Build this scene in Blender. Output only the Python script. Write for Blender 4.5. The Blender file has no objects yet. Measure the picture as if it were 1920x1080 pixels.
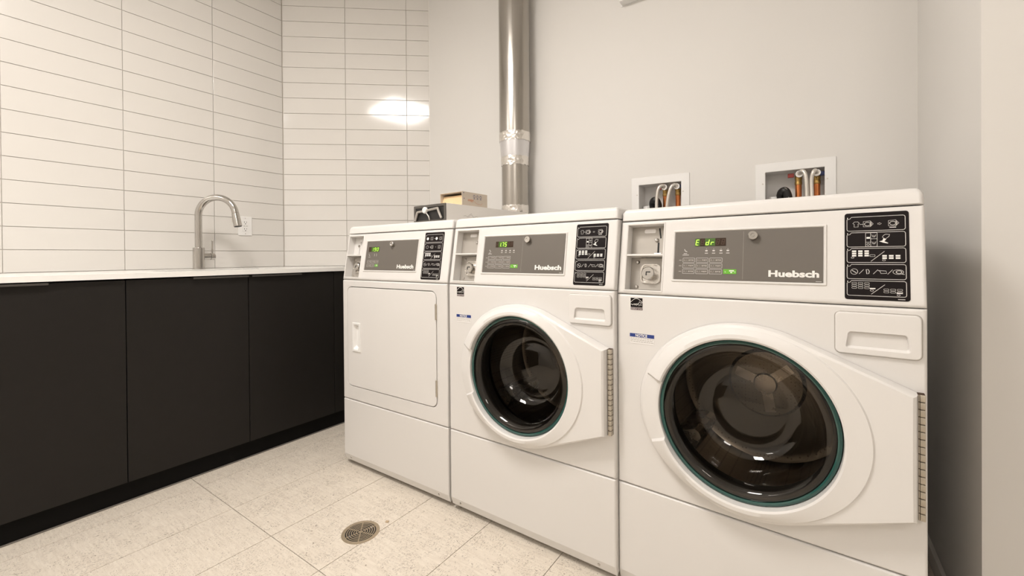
import bpy, bmesh, math, random
from mathutils import Matrix, Vector

# ------------------------------------------------------------------ camera, world, light, exposure
random.seed(7)
S = bpy.context.scene
COL = S.collection
F_PX, CY, PITCH, ROLL, YAW, CAM_H = 804.07, 484.93, math.radians(.3182), math.radians(-.4357), math.radians(34.606), .9904
cam = bpy.data.cameras.new('camera')
cam.sensor_width = 36.0
cam.lens = F_PX / 1920 * 36
cam.shift_y = (CY - 540) / 1920
cam.clip_start = .02
camo = bpy.data.objects.new('camera', cam)
COL.objects.link(camo)
R0 = Vector((math.cos(YAW), math.sin(YAW), 0)); F0 = Vector((-math.sin(YAW), math.cos(YAW), 0)); Z0 = Vector((0, 0, 1))
F2 = F0 * math.cos(PITCH) - Z0 * math.sin(PITCH); U2 = F0 * math.sin(PITCH) + Z0 * math.cos(PITCH)
XC = R0 * math.cos(ROLL) + U2 * math.sin(ROLL); YC = U2 * math.cos(ROLL) - R0 * math.sin(ROLL)
camo.matrix_world = Matrix(((XC.x, YC.x, -F2.x, 0), (XC.y, YC.y, -F2.y, 0), (XC.z, YC.z, -F2.z, CAM_H), (0, 0, 0, 1)))
S.camera = camo
world = bpy.data.worlds.new('world'); S.world = world
world.use_nodes = True
world.node_tree.nodes['Background'].inputs[0].default_value = (.9, .85, .78, 1)
world.node_tree.nodes['Background'].inputs[1].default_value = .05
S.view_settings.view_transform = 'Standard'
S.view_settings.look = 'None'
S.view_settings.gamma = 1
S.view_settings.use_curve_mapping = False
S.view_settings.exposure = 0.07
LAMP = 43.0            # radiance of the ceiling panel; added fill panels use a share of it
LAMP_COL = (1.0, .945, .895)

# ------------------------------------------------------------------ materials
def mat(name, col, rough=.5, metal=0., spec=.5, emit=None, coat=0.):
    m = bpy.data.materials.new(name); m.use_nodes = True
    b = m.node_tree.nodes['Principled BSDF']
    b.inputs['Base Color'].default_value = (*col, 1)
    b.inputs['Roughness'].default_value = rough
    b.inputs['Metallic'].default_value = metal
    b.inputs['Specular IOR Level'].default_value = spec
    b.inputs['Coat Weight'].default_value = coat
    if emit:
        b.inputs['Emission Color'].default_value = (*emit[:3], 1)
        b.inputs['Emission Strength'].default_value = emit[3]
    return m

def nodes(m):
    nt = m.node_tree
    return nt, nt.nodes, nt.links, nt.nodes['Principled BSDF']

def vary(m, scale=3., amt=.04, rough_amt=0., bump=0., bscale=300., dist=.0005):
    """gentle large-scale colour variation, roughness variation and fine relief"""
    nt, N, L, b = nodes(m)
    tc = N.new('ShaderNodeTexCoord')
    no = N.new('ShaderNodeTexNoise'); no.inputs['Scale'].default_value = scale; no.inputs['Detail'].default_value = 5
    L.new(tc.outputs['Object'], no.inputs['Vector'])
    col = b.inputs['Base Color'].default_value[:]
    mx = N.new('ShaderNodeMix'); mx.data_type = 'RGBA'
    mx.inputs[6].default_value = tuple(c * (1 - amt) for c in col[:3]) + (1,)
    mx.inputs[7].default_value = tuple(min(1, c * (1 + amt)) for c in col[:3]) + (1,)
    L.new(no.outputs['Fac'], mx.inputs[0]); L.new(mx.outputs[2], b.inputs['Base Color'])
    if rough_amt:
        mr = N.new('ShaderNodeMapRange'); r = b.inputs['Roughness'].default_value
        mr.inputs['To Min'].default_value = r - rough_amt; mr.inputs['To Max'].default_value = r + rough_amt
        L.new(no.outputs['Fac'], mr.inputs['Value']); L.new(mr.outputs['Result'], b.inputs['Roughness'])
    if bump:
        n2 = N.new('ShaderNodeTexNoise'); n2.inputs['Scale'].default_value = bscale; n2.inputs['Detail'].default_value = 3
        L.new(tc.outputs['Object'], n2.inputs['Vector'])
        bp = N.new('ShaderNodeBump'); bp.inputs['Strength'].default_value = bump; bp.inputs['Distance'].default_value = dist
        L.new(n2.outputs['Fac'], bp.inputs['Height']); L.new(bp.outputs['Normal'], b.inputs['Normal'])
    return m

M = {}
M['paint'] = vary(mat('wall_paint', (.735, .715, .683), .6, spec=.3), 2, .015, bump=.12, bscale=180)
M['ceiling'] = vary(mat('ceiling_paint', (.88, .87, .86), .8, spec=.2), 2, .015, bump=.1)
M['grout'] = vary(mat('grout', (.60, .56, .50), .85), 30, .05)
M['tile'] = vary(mat('glazed_tile', (.725, .70, .662), .10, spec=.5, coat=.0), 2.2, .02, .02, .02, 12, .002)
M['trim_white'] = mat('white_trim', (.82, .79, .74), .4)
M['quartz'] = vary(mat('white_quartz', (.86, .85, .82), .22), 40, .02)
M['cab'] = vary(mat('black_laminate', (.0135, .0117, .0102), .45, spec=.22), 25, .12, .03, .05, 600, .0003)
M['cab_dark'] = mat('black_plinth', (.004, .0036, .0033), .6, spec=.1)
M['handle'] = mat('black_handle', (.09, .083, .076), .4, .6)
M['bead'] = vary(mat('grey_sealant', (.17, .15, .13), .6), 60, .2)
M['enamel'] = vary(mat('white_enamel', (.735, .715, .69), .30, spec=.4), 4, .01, .03, .03, 500, .0002)
M['enamel_door'] = vary(mat('white_moulding', (.755, .735, .71), .34, spec=.4), 4, .01, .03)
M['plastic_grey'] = vary(mat('grey_plate', (.44, .41, .37), .4, .3), 20, .06)
M['panel'] = vary(mat('grey_fascia', (.140, .124, .106), .42), 8, .03)
M['black'] = mat('black_print', (.009, .006, .006), .5, spec=.15)
M['ink'] = mat('pale_ink', (.62, .60, .57), .5)
M['ink_dim'] = mat('pale_ink_fine', (.44, .41, .37), .5)
M['ink_white'] = mat('white_ink', (.86, .84, .80), .5)
M['steel'] = vary(mat('steel', (.62, .59, .55), .28, 1.), 30, .05, .06)
M['chrome'] = mat('brushed_chrome', (.52, .50, .47), .13, 1.)
M['galv'] = vary(mat('galvanised_steel', (.42, .395, .36), .24, 1.), 9, .05, .03)
M['lightmetal'] = vary(mat('reducer_metal', (.70, .69, .70), .3, .85), 10, .05, .04)
M['slot'] = mat('slot_black', (.006, .006, .006), .6)
M['hinge'] = vary(mat('hinge_steel', (.52, .47, .39), .4, .6), 60, .15)
M['rust'] = mat('hinge_gap', (.055, .028, .014), .8)
M['gasket'] = mat('rubber_gasket', (.025, .024, .023), .5)
M['inside'] = mat('machine_inside', (.02, .02, .02), .8)
M['teal'] = mat('glass_edge', (.022, .085, .072), .12, spec=.7)
M['display'] = mat('display_window', (.040, .022, .012), .45, spec=.2)
M['seg_off'] = mat('segment_off', (.085, .050, .032), .5)
M['seg_on'] = mat('segment_lit', (.4, .9, .1), .5, emit=(.56, .88, .07, 1.0))
M['glow'] = mat('display_lit_back', (.03, .06, .006), .5, emit=(.10, .30, .01, .22))
M['green'] = mat('green_button', (.12, .36, .03), .4, emit=(.18, .62, .03, .12))
M['blue'] = mat('blue_print', (.02, .045, .22), .5)
M['maroon'] = mat('maroon_print', (.09, .045, .05), .5)
M['sticker'] = mat('sticker_white', (.84, .82, .80), .45)
M['box_grey'] = vary(mat('grey_painted_metal', (.80, .77, .73), .38, .1), 5, .04)
M['box_front'] = vary(mat('dark_front_plate', (.10, .092, .082), .45, .2), 12, .1)
M['box_black'] = mat('black_recess', (.012, .011, .010), .5)
M['card'] = vary(mat('cardboard_inside', (.76, .55, .32), .8), 25, .1)
M['card_out'] = vary(mat('cardboard_print', (.60, .52, .43), .7), 20, .06)
M['orange_ink'] = mat('orange_ink', (.55, .17, .05), .6)
M['navy_ink'] = mat('navy_ink', (.05, .06, .16), .6)
M['copper'] = vary(mat('copper', (.58, .20, .07), .33, .9), 40, .2, .1)
M['brass'] = vary(mat('brass', (.42, .27, .09), .38, .9), 60, .25, .1)
M['redplastic'] = mat('red_plastic', (.30, .03, .02), .4)
M['blueplastic'] = mat('blue_plastic', (.02, .03, .12), .4)
M['rubber'] = mat('black_rubber', (.013, .012, .012), .42)
M['white_plastic'] = mat('white_plastic', (.83, .82, .80), .4)
M['drain'] = vary(mat('drain_bronze', (.52, .43, .31), .40, .7), 80, .15, .1)
M['crumb'] = mat('beige_chip', (.55, .42, .28), .8)
M['lamp'] = mat('lamp_diffuser', (.9, .9, .88), .5, emit=(*LAMP_COL, LAMP))
M['fill_faint'] = mat('fill_diffuser_faint', (.9, .9, .88), .5, emit=(*LAMP_COL, LAMP * .27))  # glow of the added fill panel at the counter end
M['fill_dim'] = mat('fill_diffuser_dimmed', (.9, .9, .88), .5, emit=(*LAMP_COL, LAMP * .42))  # glow of the added fill panel opposite the machines

def foil():
    m = mat('foil_tape', (.78, .75, .71), .24, 1.)
    nt, N, L, b = nodes(m)
    tc = N.new('ShaderNodeTexCoord'); v = N.new('ShaderNodeTexVoronoi'); v.inputs['Scale'].default_value = 55
    bp = N.new('ShaderNodeBump'); bp.inputs['Strength'].default_value = .55; bp.inputs['Distance'].default_value = .006
    L.new(tc.outputs['Object'], v.inputs['Vector']); L.new(v.outputs['Distance'], bp.inputs['Height']); L.new(bp.outputs['Normal'], b.inputs['Normal'])
    return m
M['foil'] = foil()

def braid():
    m = mat('braided_hose', (.70, .67, .62), .35, .6)
    nt, N, L, b = nodes(m)
    tc = N.new('ShaderNodeTexCoord'); ch = N.new('ShaderNodeTexChecker'); ch.inputs['Scale'].default_value = 420
    ch.inputs['Color1'].default_value = (.82, .79, .74, 1); ch.inputs['Color2'].default_value = (.56, .515, .46, 1)
    L.new(tc.outputs['Object'], ch.inputs['Vector']); L.new(ch.outputs['Color'], b.inputs['Base Color'])
    return m
M['braid'] = braid()

def drum():
    m = mat('perforated_drum', (.34, .32, .29), .32, 1.)
    nt, N, L, b = nodes(m)
    tc = N.new('ShaderNodeTexCoord'); v = N.new('ShaderNodeTexVoronoi'); v.inputs['Scale'].default_value = 95; v.inputs['Randomness'].default_value = .12
    cr = N.new('ShaderNodeValToRGB'); cr.color_ramp.elements[0].position = .20; cr.color_ramp.elements[1].position = .26
    cr.color_ramp.elements[0].color = (.16, .145, .125, 1); cr.color_ramp.elements[1].color = (.33, .30, .26, 1)
    L.new(tc.outputs['Object'], v.inputs['Vector']); L.new(v.outputs['Distance'], cr.inputs['Fac']); L.new(cr.outputs['Color'], b.inputs['Base Color'])
    return m
M['drum'] = drum()

def glass():
    m = bpy.data.materials.new('door_glass'); m.use_nodes = True
    nt = m.node_tree; N = nt.nodes; L = nt.links; N.clear()
    out = N.new('ShaderNodeOutputMaterial'); tr = N.new('ShaderNodeBsdfTransparent'); gl = N.new('ShaderNodeBsdfGlossy'); mx = N.new('ShaderNodeMixShader')
    fr = N.new('ShaderNodeFresnel'); fr.inputs['IOR'].default_value = 1.52
    tr.inputs['Color'].default_value = (.56, .515, .46, 1); gl.inputs['Roughness'].default_value = .03; gl.inputs['Color'].default_value = (.95, .93, .9, 1)
    L.new(fr.outputs[0], mx.inputs[0]); L.new(tr.outputs[0], mx.inputs[1]); L.new(gl.outputs[0], mx.inputs[2]); L.new(mx.outputs[0], out.inputs[0])
    return m
M['glass'] = glass()

def floor_mat():
    m = mat('woven_porcelain', (.6, .52, .42), .42, spec=.4)
    nt, N, L, b = nodes(m)
    tc = N.new('ShaderNodeTexCoord'); oi = N.new('ShaderNodeObjectInfo')
    off = N.new('ShaderNodeVectorMath'); off.operation = 'SCALE'; off.inputs[0].default_value = (13., 7., 3.)
    L.new(oi.outputs['Random'], off.inputs['Scale'])
    add = N.new('ShaderNodeVectorMath'); add.operation = 'ADD'
    L.new(tc.outputs['Object'], add.inputs[0]); L.new(off.outputs[0], add.inputs[1])
    def noise(sx, sy, detail=2, rough=.5):
        mp = N.new('ShaderNodeMapping'); mp.inputs['Scale'].default_value = (sx, sy, 1)
        L.new(add.outputs[0], mp.inputs['Vector'])
        n = N.new('ShaderNodeTexNoise'); n.inputs['Scale'].default_value = 1; n.inputs['Detail'].default_value = detail; n.inputs['Roughness'].default_value = rough
        L.new(mp.outputs[0], n.inputs['Vector']); return n.outputs['Fac']
    def ramp(s, a, c, v0=0., v1=1.):
        r = N.new('ShaderNodeMapRange'); r.inputs['From Min'].default_value = a; r.inputs['From Max'].default_value = c
        r.inputs['To Min'].default_value = v0; r.inputs['To Max'].default_value = v1
        L.new(s, r.inputs['Value']); return r.outputs['Result']
    def math_(op, a, c):
        n = N.new('ShaderNodeMath'); n.operation = op
        for i, x in enumerate((a, c)):
            if isinstance(x, (int, float)): n.inputs[i].default_value = x
            else: L.new(x, n.inputs[i])
        return n.outputs[0]
    wx = ramp(noise(420, 120), .56, .70); wy = ramp(noise(150, 330), .57, .70)
    patch = ramp(noise(9, 14, 4, .6), .40, .62)
    patch2 = ramp(noise(26, 7, 3, .6), .40, .62)
    dash = math_('MAXIMUM', math_('MULTIPLY', wx, patch), math_('MULTIPLY', wy, patch2))
    speck = ramp(noise(95, 95, 1), .735, .765)
    dash = math_('MAXIMUM', dash, math_('MULTIPLY', speck, .9))
    fine = ramp(noise(22, 160, 3), .3, .7)
    base = N.new('ShaderNodeMix'); base.data_type = 'RGBA'
    base.inputs[6].default_value = (.70, .625, .53, 1); base.inputs[7].default_value = (.80, .73, .63, 1)
    L.new(fine, base.inputs[0])
    fin = N.new('ShaderNodeMix'); fin.data_type = 'RGBA'
    L.new(math_('MULTIPLY', dash, .80), fin.inputs[0]); L.new(base.outputs[2], fin.inputs[6]); fin.inputs[7].default_value = (.21, .165, .12, 1)
    L.new(fin.outputs[2], b.inputs['Base Color'])
    bp = N.new('ShaderNodeBump'); bp.inputs['Strength'].default_value = .25; bp.inputs['Distance'].default_value = .0012; bp.invert = True
    L.new(dash, bp.inputs['Height']); L.new(bp.outputs['Normal'], b.inputs['Normal'])
    return m
M['floor'] = floor_mat()
M['joint'] = mat('floor_joint', (.16, .13, .105), .9)

# ------------------------------------------------------------------ mesh helpers
PRINT = {'label_solids', 'label_lines', 'button_print', 'fine_print', 'dim_segments', 'lit_digits', 'display_glow', 'start_print', 'notice_text', 'navy_print', 'orange_print', 'emblem_print', 'slots', 'hinge_leaf', 'coin_slot'}
class MB:
    """collects shapes; build() links them as ONE mesh object"""
    def __init__(s): s.v = []; s.f = []
    def add(s, vs, fs):
        o = len(s.v); s.v += [tuple(x) for x in vs]; s.f += [tuple(i + o for i in f) for f in fs]; return s
    def box(s, x0, x1, y0, y1, z0, z1, b=0.):
        bm = bmesh.new(); bmesh.ops.create_cube(bm, size=1)
        for v in bm.verts: v.co = ((x0 + x1) / 2 + v.co.x * (x1 - x0), (y0 + y1) / 2 + v.co.y * (y1 - y0), (z0 + z1) / 2 + v.co.z * (z1 - z0))
        if b: bmesh.ops.bevel(bm, geom=bm.edges[:], offset=b, segments=3 if b > .003 else 2, profile=.5, affect='EDGES')
        bm.verts.index_update()
        s.add([v.co[:] for v in bm.verts], [[v.index for v in f.verts] for f in bm.faces]); bm.free(); return s
    def loft(s, loops, cap0=False, cap1=True, closed=True):
        n = len(loops[0]); vs = [p for l in loops for p in l]; fs = []
        for k in range(len(loops) - 1):
            for i in range(n if closed else n - 1):
                j = (i + 1) % n
                fs.append((k * n + i, k * n + j, (k + 1) * n + j, (k + 1) * n + i))
        if cap0: fs.append(tuple(range(n))[::-1])
        if cap1: fs.append(tuple((len(loops) - 1) * n + i for i in range(n)))
        return s.add(vs, fs)
    def plate(s, cx, cy, w, h, r, t, b=.001, z0=0., n=6):
        return s.loft([[(x, y, z0) for x, y in rr(cx, cy, w, h, r, n)], [(x, y, z0 + t - b) for x, y in rr(cx, cy, w, h, r, n)],
                       [(x, y, z0 + t) for x, y in rr(cx, cy, w - 2 * b, h - 2 * b, max(r - b, .0002), n)]], True, True)
    def frame(s, cx, cy, w, h, r, bw, t, z0=0., n=6):
        a = rr(cx, cy, w, h, r, n); b = rr(cx, cy, w - bw * .6, h - bw * .6, max(r - bw * .3, .0002), n); c = rr(cx, cy, w - 2 * bw, h - 2 * bw, max(r - bw, .0002), n)
        return s.loft([[(x, y, z0) for x, y in a], [(x, y, z0 + t) for x, y in b], [(x, y, z0 + t) for x, y in rr(cx, cy, w - 1.4 * bw, h - 1.4 * bw, max(r - bw * .7, .0002), n)], [(x, y, z0) for x, y in c]], False, False)
    def disc(s, cx, cy, r, t, z0=0., n=20, b=0.):
        c = lambda q, z: [(cx + q * math.cos(2 * math.pi * i / n), cy + q * math.sin(2 * math.pi * i / n), z) for i in range(n)]
        L = [c(r, z0), c(r, z0 + t - b)] + ([c(r - b, z0 + t)] if b else [])
        return s.loft(L, True, True)
    def ring(s, cx, cy, r0, r1, z0, z1, n=32):
        c = lambda q, z: [(cx + q * math.cos(2 * math.pi * i / n), cy + q * math.sin(2 * math.pi * i / n), z) for i in range(n)]
        return s.loft([c(r0, z0), c(r0, z1), c(r1, z1), c(r1, z0)], False, False)
    def lathe(s, prof, cx=0, cy=0, n=48, cap0=False, cap1=False):
        """profile of (radius, z) turned around the z axis at cx, cy"""
        return s.loft([[(cx + r * math.cos(2 * math.pi * i / n), cy + r * math.sin(2 * math.pi * i / n), z) for i in range(n)] for r, z in prof], cap0, cap1)
    def tube(s, pts, r, n=12, caps=True):
        pts = [Vector(p) for p in pts]; L = []; prev = None
        rs = r if isinstance(r, (list, tuple)) else [r] * len(pts)
        for i, p in enumerate(pts):
            t = (pts[min(i + 1, len(pts) - 1)] - pts[max(i - 1, 0)]).normalized()
            if prev is None:
                a = Vector((0, 0, 1)) if abs(t.z) < .9 else Vector((1, 0, 0)); u = t.cross(a).normalized()
            else: u = (prev - t * prev.dot(t)).normalized()
            w = t.cross(u); prev = u
            L.append([tuple(p + (u * math.cos(2 * math.pi * k / n) + w * math.sin(2 * math.pi * k / n)) * rs[i]) for k in range(n)])
        return s.loft(L, caps, caps)
    def rib(s, pts, w, z=0., closed=False):
        """flat printed line of width w through 2-D points"""
        P = [Vector((a, b)) for a, b in pts]; n = len(P)
        if closed: P = P + [P[0]]
        L = []
        for i, p in enumerate(P):
            if closed: a, b = P[(i - 1) % n if i else n - 1], P[(i + 1) if i < n else 1]
            else: a, b = P[max(i - 1, 0)], P[min(i + 1, len(P) - 1)]
            t = (b - a)
            t = t.normalized() if t.length > 1e-9 else Vector((1, 0))
            q = Vector((-t.y, t.x)) * w / 2
            L.append(((p.x + q.x, p.y + q.y, z), (p.x - q.x, p.y - q.y, z)))
        vs = [x for l in L for x in l]
        return s.add(vs, [(2 * i, 2 * i + 1, 2 * i + 3, 2 * i + 2) for i in range(len(L) - 1)])
    def rect(s, x0, y0, x1, y1, z=0.): return s.add([(x0, y0, z), (x1, y0, z), (x1, y1, z), (x0, y1, z)], [(0, 1, 2, 3)])
    def circ(s, cx, cy, rx, ry, w, z=0., n=18): return s.rib([(cx + rx * math.cos(2 * math.pi * i / n), cy + ry * math.sin(2 * math.pi * i / n)) for i in range(n)], w, z, True)
    def mesh(s, name, m, smooth=35):
        me = bpy.data.meshes.new(name); me.from_pydata(s.v, [], s.f)
        bm = bmesh.new(); bm.from_mesh(me); bmesh.ops.remove_doubles(bm, verts=bm.verts, dist=1e-6); bmesh.ops.recalc_face_normals(bm, faces=bm.faces); bm.to_mesh(me); bm.free()
        me.materials.append(m)
        if smooth:
            for p in me.polygons: p.use_smooth = True
            me.set_sharp_from_angle(angle=math.radians(smooth))
        return me
    def build(s, name, m, parent=None, mx=None, smooth=35):
        o = link(name, s.mesh(name, m, smooth), parent, mx)
        if smooth:                                   # keep broad faces flat beside their small bevels
            w = o.modifiers.new('weighted', 'WEIGHTED_NORMAL'); w.keep_sharp = True; w.weight = 60
        if name in PRINT: o['kind'] = 'stuff'        # print too fine to pick apart
        return o

def link(name, me, parent=None, mx=None):
    o = bpy.data.objects.new(name, me); COL.objects.link(o)
    if parent: o.parent = parent
    if parent and parent.type == 'MESH':            # a sub-part: mx is given in the frame of its thing
        o.matrix_local = parent.matrix_basis.inverted() @ (mx if mx is not None else Matrix.Identity(4))
    elif mx is not None: o.matrix_local = mx
    return o

def rr(cx, cy, w, h, r, n=6):
    r = min(r, w / 2, h / 2); P = []
    for sx, sy, a0 in ((1, 1, 0), (-1, 1, 90), (-1, -1, 180), (1, -1, 270)):
        for k in range(n + 1):
            a = math.radians(a0 + 90 * k / n)
            P.append((cx + sx * (w / 2 - r) + r * math.cos(a), cy + sy * (h / 2 - r) + r * math.sin(a)))
    return P

def text(body, size, x, y, z=0., bold=0., width=None, height=None, extr=0.):
    cu = bpy.data.curves.new('t', 'FONT'); cu.body = body; cu.size = size; cu.offset = bold; cu.extrude = extr; cu.resolution_u = 3
    o = bpy.data.objects.new('t', cu); COL.objects.link(o)
    dg = bpy.context.evaluated_depsgraph_get(); me = bpy.data.meshes.new_from_object(o.evaluated_get(dg))
    V = [v.co.copy() for v in me.vertices]; Fs = [tuple(p.vertices) for p in me.polygons]
    bpy.data.objects.remove(o); bpy.data.curves.remove(cu); bpy.data.meshes.remove(me)
    mnx, mxx = min(v.x for v in V), max(v.x for v in V); mny, mxy = min(v.y for v in V), max(v.y for v in V)
    kx = width / (mxx - mnx) if width else 1; ky = height / (mxy - mny) if height else 1
    return [(x + (v.x - mnx) * kx, y + (v.y - mny) * ky, z + v.z) for v in V], Fs

def empty(name, loc=(0, 0, 0), rz=0.):
    o = bpy.data.objects.new(name, None); COL.objects.link(o); o.location = loc; o.rotation_euler = (0, 0, rz); o.empty_display_size = .1; return o
def tag(o, label, cat, group=None):
    o['label'] = label; o['category'] = cat
    if group: o['group'] = group
    return o
def struct(o, label=None):
    o['kind'] = 'structure'
    if label: o['label'] = label
    return o
def frame_mx(o, x, y):
    o, x, y = Vector(o), Vector(x), Vector(y); z = x.cross(y)
    return Matrix(((x.x, y.x, z.x, o.x), (x.y, y.y, z.y, o.y), (x.z, y.z, z.z, o.z), (0, 0, 0, 1)))

# ------------------------------------------------------------------ the room
XL, YCN, DA, DLEN = -2.8831, 1.4946, math.radians(39.359), .9697     # left wall, corner, angle and length of the slanted wall
XW, YW = XL + DLEN * math.cos(DA), YCN + DLEN * math.sin(DA)          # start and plane of the painted wall
XR, YJ = .3282, 1.4231                                                # return wall and the wall beyond it
CEIL, YF, XE = 2.80, -1.7527, 1.90
TW, TH, TZ, TY = .4059, .1024, 1.036, .2768                           # wall tile pitch and joints
HOLES = [(-.688, -.487, 1.135, 1.337), (-.1484, .0565, 1.135, 1.337)] # recessed boxes in the painted wall

# floor: joint-coloured bed with tiles standing a touch proud of it
fl = MB().box(XL - .1, XE + .1, YF - .1, YW + .15, -.06, -.0025).build('floor', M['joint'], smooth=0)
struct(fl, 'beige porcelain tile floor')
FX, FP, FY, FLN = -2.1774, .30, .7612, 1.2
g = .0011
cache = {}
i = math.floor((XL - FX) / FP)
while FX + i * FP < XE:
    x0, x1 = max(FX + i * FP, XL), min(FX + (i + 1) * FP, XE)
    j = math.floor((YF - FY) / FLN)
    while FY + j * FLN < YW:
        y0, y1 = max(FY + j * FLN, YF), min(FY + (j + 1) * FLN, YW)
        k = (round(x1 - x0, 4), round(y1 - y0, 4))
        if k not in cache:
            cache[k] = MB().box(-k[0] / 2 + g, k[0] / 2 - g, -k[1] / 2 + g, k[1] / 2 - g, -.008, 0, .0006).mesh('floor_tile', M['floor'], 0)
        o = link('floor_tile', cache[k], fl); o.location = ((x0 + x1) / 2, (y0 + y1) / 2, 0)
        j += 1
    i += 1
ce = struct(MB().box(XL - .1, XE + .1, YF - .1, YW + .15, CEIL, CEIL + .08).build('ceiling', M['ceiling'], smooth=0), 'flat white ceiling')

wl = struct(MB().box(XL - .12, XL - .006, YF - .1, YCN + .06, 0, CEIL).build('wall_left', M['grout'], smooth=0), 'wall of glossy off-white stacked tiles beside the black cabinets')
cs, sn = math.cos(DA), math.sin(DA)
WCM = frame_mx((XL, YCN, 0), (cs, sn, 0), (0, 0, 1))                  # slanted wall: x along it, y up, z into the room
wc = struct(MB().box(-.06, DLEN, 0, CEIL, -.12, -.006).build('wall_corner', M['grout'], None, WCM, 0), 'slanted corner wall of glossy off-white stacked tiles')
tg = .0011
Z0T = TZ - TH
cache = {}
def wall_tile(parent, mx, u0, u1, v0, v1):
    k = (round(u1 - u0, 4), round(v1 - v0, 4))
    if k not in cache:
        cache[k] = MB().box(-k[0] / 2 + tg, k[0] / 2 - tg, -k[1] / 2 + tg, k[1] / 2 - tg, -.008, 0, .0011).mesh('tile', M['tile'], 0)
    o = link('tile', cache[k], parent)
    tilt = Matrix.Rotation(math.radians(random.uniform(-.09, .09)), 4, 'X') @ Matrix.Rotation(math.radians(random.uniform(-.05, .05)), 4, 'Y')
    o.matrix_local = mx @ Matrix.Translation(((u0 + u1) / 2, (v0 + v1) / 2, 0)) @ tilt
WLM = frame_mx((XL, 0, 0), (0, 1, 0), (0, 0, 1))                      # left wall: x along +y, y up, z into the room
rows = [(Z0T + r * TH, min(Z0T + (r + 1) * TH, CEIL)) for r in range(20) if Z0T + r * TH < CEIL - .01]
for v0, v1 in rows:
    for c in range(-5, 3): wall_tile(wl, WLM, TY + c * TW, TY + (c + 1) * TW, v0, v1)
    for u0, u1 in ((.003, .4098), (.4098, .8157), (.8157, DLEN - .002)): wall_tile(wc, Matrix.Identity(4), u0, u1, v0, v1)
struct(MB().box(DLEN - .0025, DLEN + .0035, Z0T, CEIL, -.012, .0015, .0008).build('trim_1', M['trim_white'], None, WCM), 'thin white edge trim where the tiles end')

# painted wall with two openings for the recessed boxes
w = MB()
xs = sorted([XW - .02, XR + .02] + [h[i] for h in HOLES for i in (0, 1)])
for a, b in zip(xs, xs[1:]):
    hole = [h for h in HOLES if abs(h[0] - a) < 1e-6]
    if hole:
        w.box(a, b, YW, YW + .14, 0, hole[0][2]); w.box(a, b, YW, YW + .14, hole[0][3], CEIL)
    else: w.box(a, b, YW, YW + .14, 0, CEIL)
struct(w.build('wall_back', M['paint'], smooth=0), 'off-white painted wall behind the machines')
struct(MB().box(XR, XR + .12, YJ + .12, YW + .02, 0, CEIL).build('wall_return', M['paint'], smooth=0), 'short off-white return wall beside the washer')
struct(MB().box(XR, XE + .1, YJ, YJ + .12, 0, CEIL).build('wall_side', M['paint'], smooth=0), 'off-white wall beyond the outer corner')
struct(MB().box(XE, XE + .1, YF - .1, YJ, 0, CEIL).build('wall_right', M['paint'], smooth=0), 'off-white wall at the far right of the room')
struct(MB().box(XL, XE, YF - .1, YF, 0, CEIL).build('wall_front', M['paint'], smooth=0), 'off-white wall opposite the machines')
struct(MB().box(XR - .012, XR, YJ - .012, YW, 0, .055, .002).build('baseboard_return', M['trim_white'], smooth=0), 'low white baseboard on the return wall')
struct(MB().box(XR - .012, XE, YJ - .012, YJ, 0, .055, .002).build('baseboard_side', M['trim_white'], smooth=0), 'low white baseboard under the wall beyond the corner')
struct(MB().box(XW, XR - .012, YW - .012, YW, 0, .055, .002).build('baseboard_back', M['trim_white'], smooth=0), 'low white baseboard behind the machines')

# ceiling light panel by the sink, plus two added fill panels
def ceiling_light(x, y, label, lm='lamp'):
    t = tag(empty('ceiling_light', (x, y, CEIL)), label, 'ceiling light')
    MB().loft([[(q, w_, -z) for q, w_ in rr(0, 0, a_, a_, .006, 3)] for a_, z in ((.60, .0005), (.60, .082), (.596, .086), (.50, .086))], False, False).build('housing', M['white_plastic'], t)
    MB().loft([[(q, w_, -z) for q, w_ in rr(0, 0, a_, a_, .03, 4)] for a_, z in ((.570, .085), (.570, .102), (.560, .113), (.530, .118))], False, True).build('diffuser', M[lm], t)
ceiling_light(-1.18, .10, 'square white surface-mounted panel light on the ceiling by the sink')
ceiling_light(.80, -1.30, 'added dimmer square fill light on the ceiling by the wall opposite the machines', 'fill_dim')  # unseen panel added to brighten the side wall and machine fronts
ceiling_light(-2.40, -1.30, 'added faint square fill light on the ceiling above the end of the counter', 'fill_faint')  # unseen panel added as weak fill on machine fronts and return wall

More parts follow.
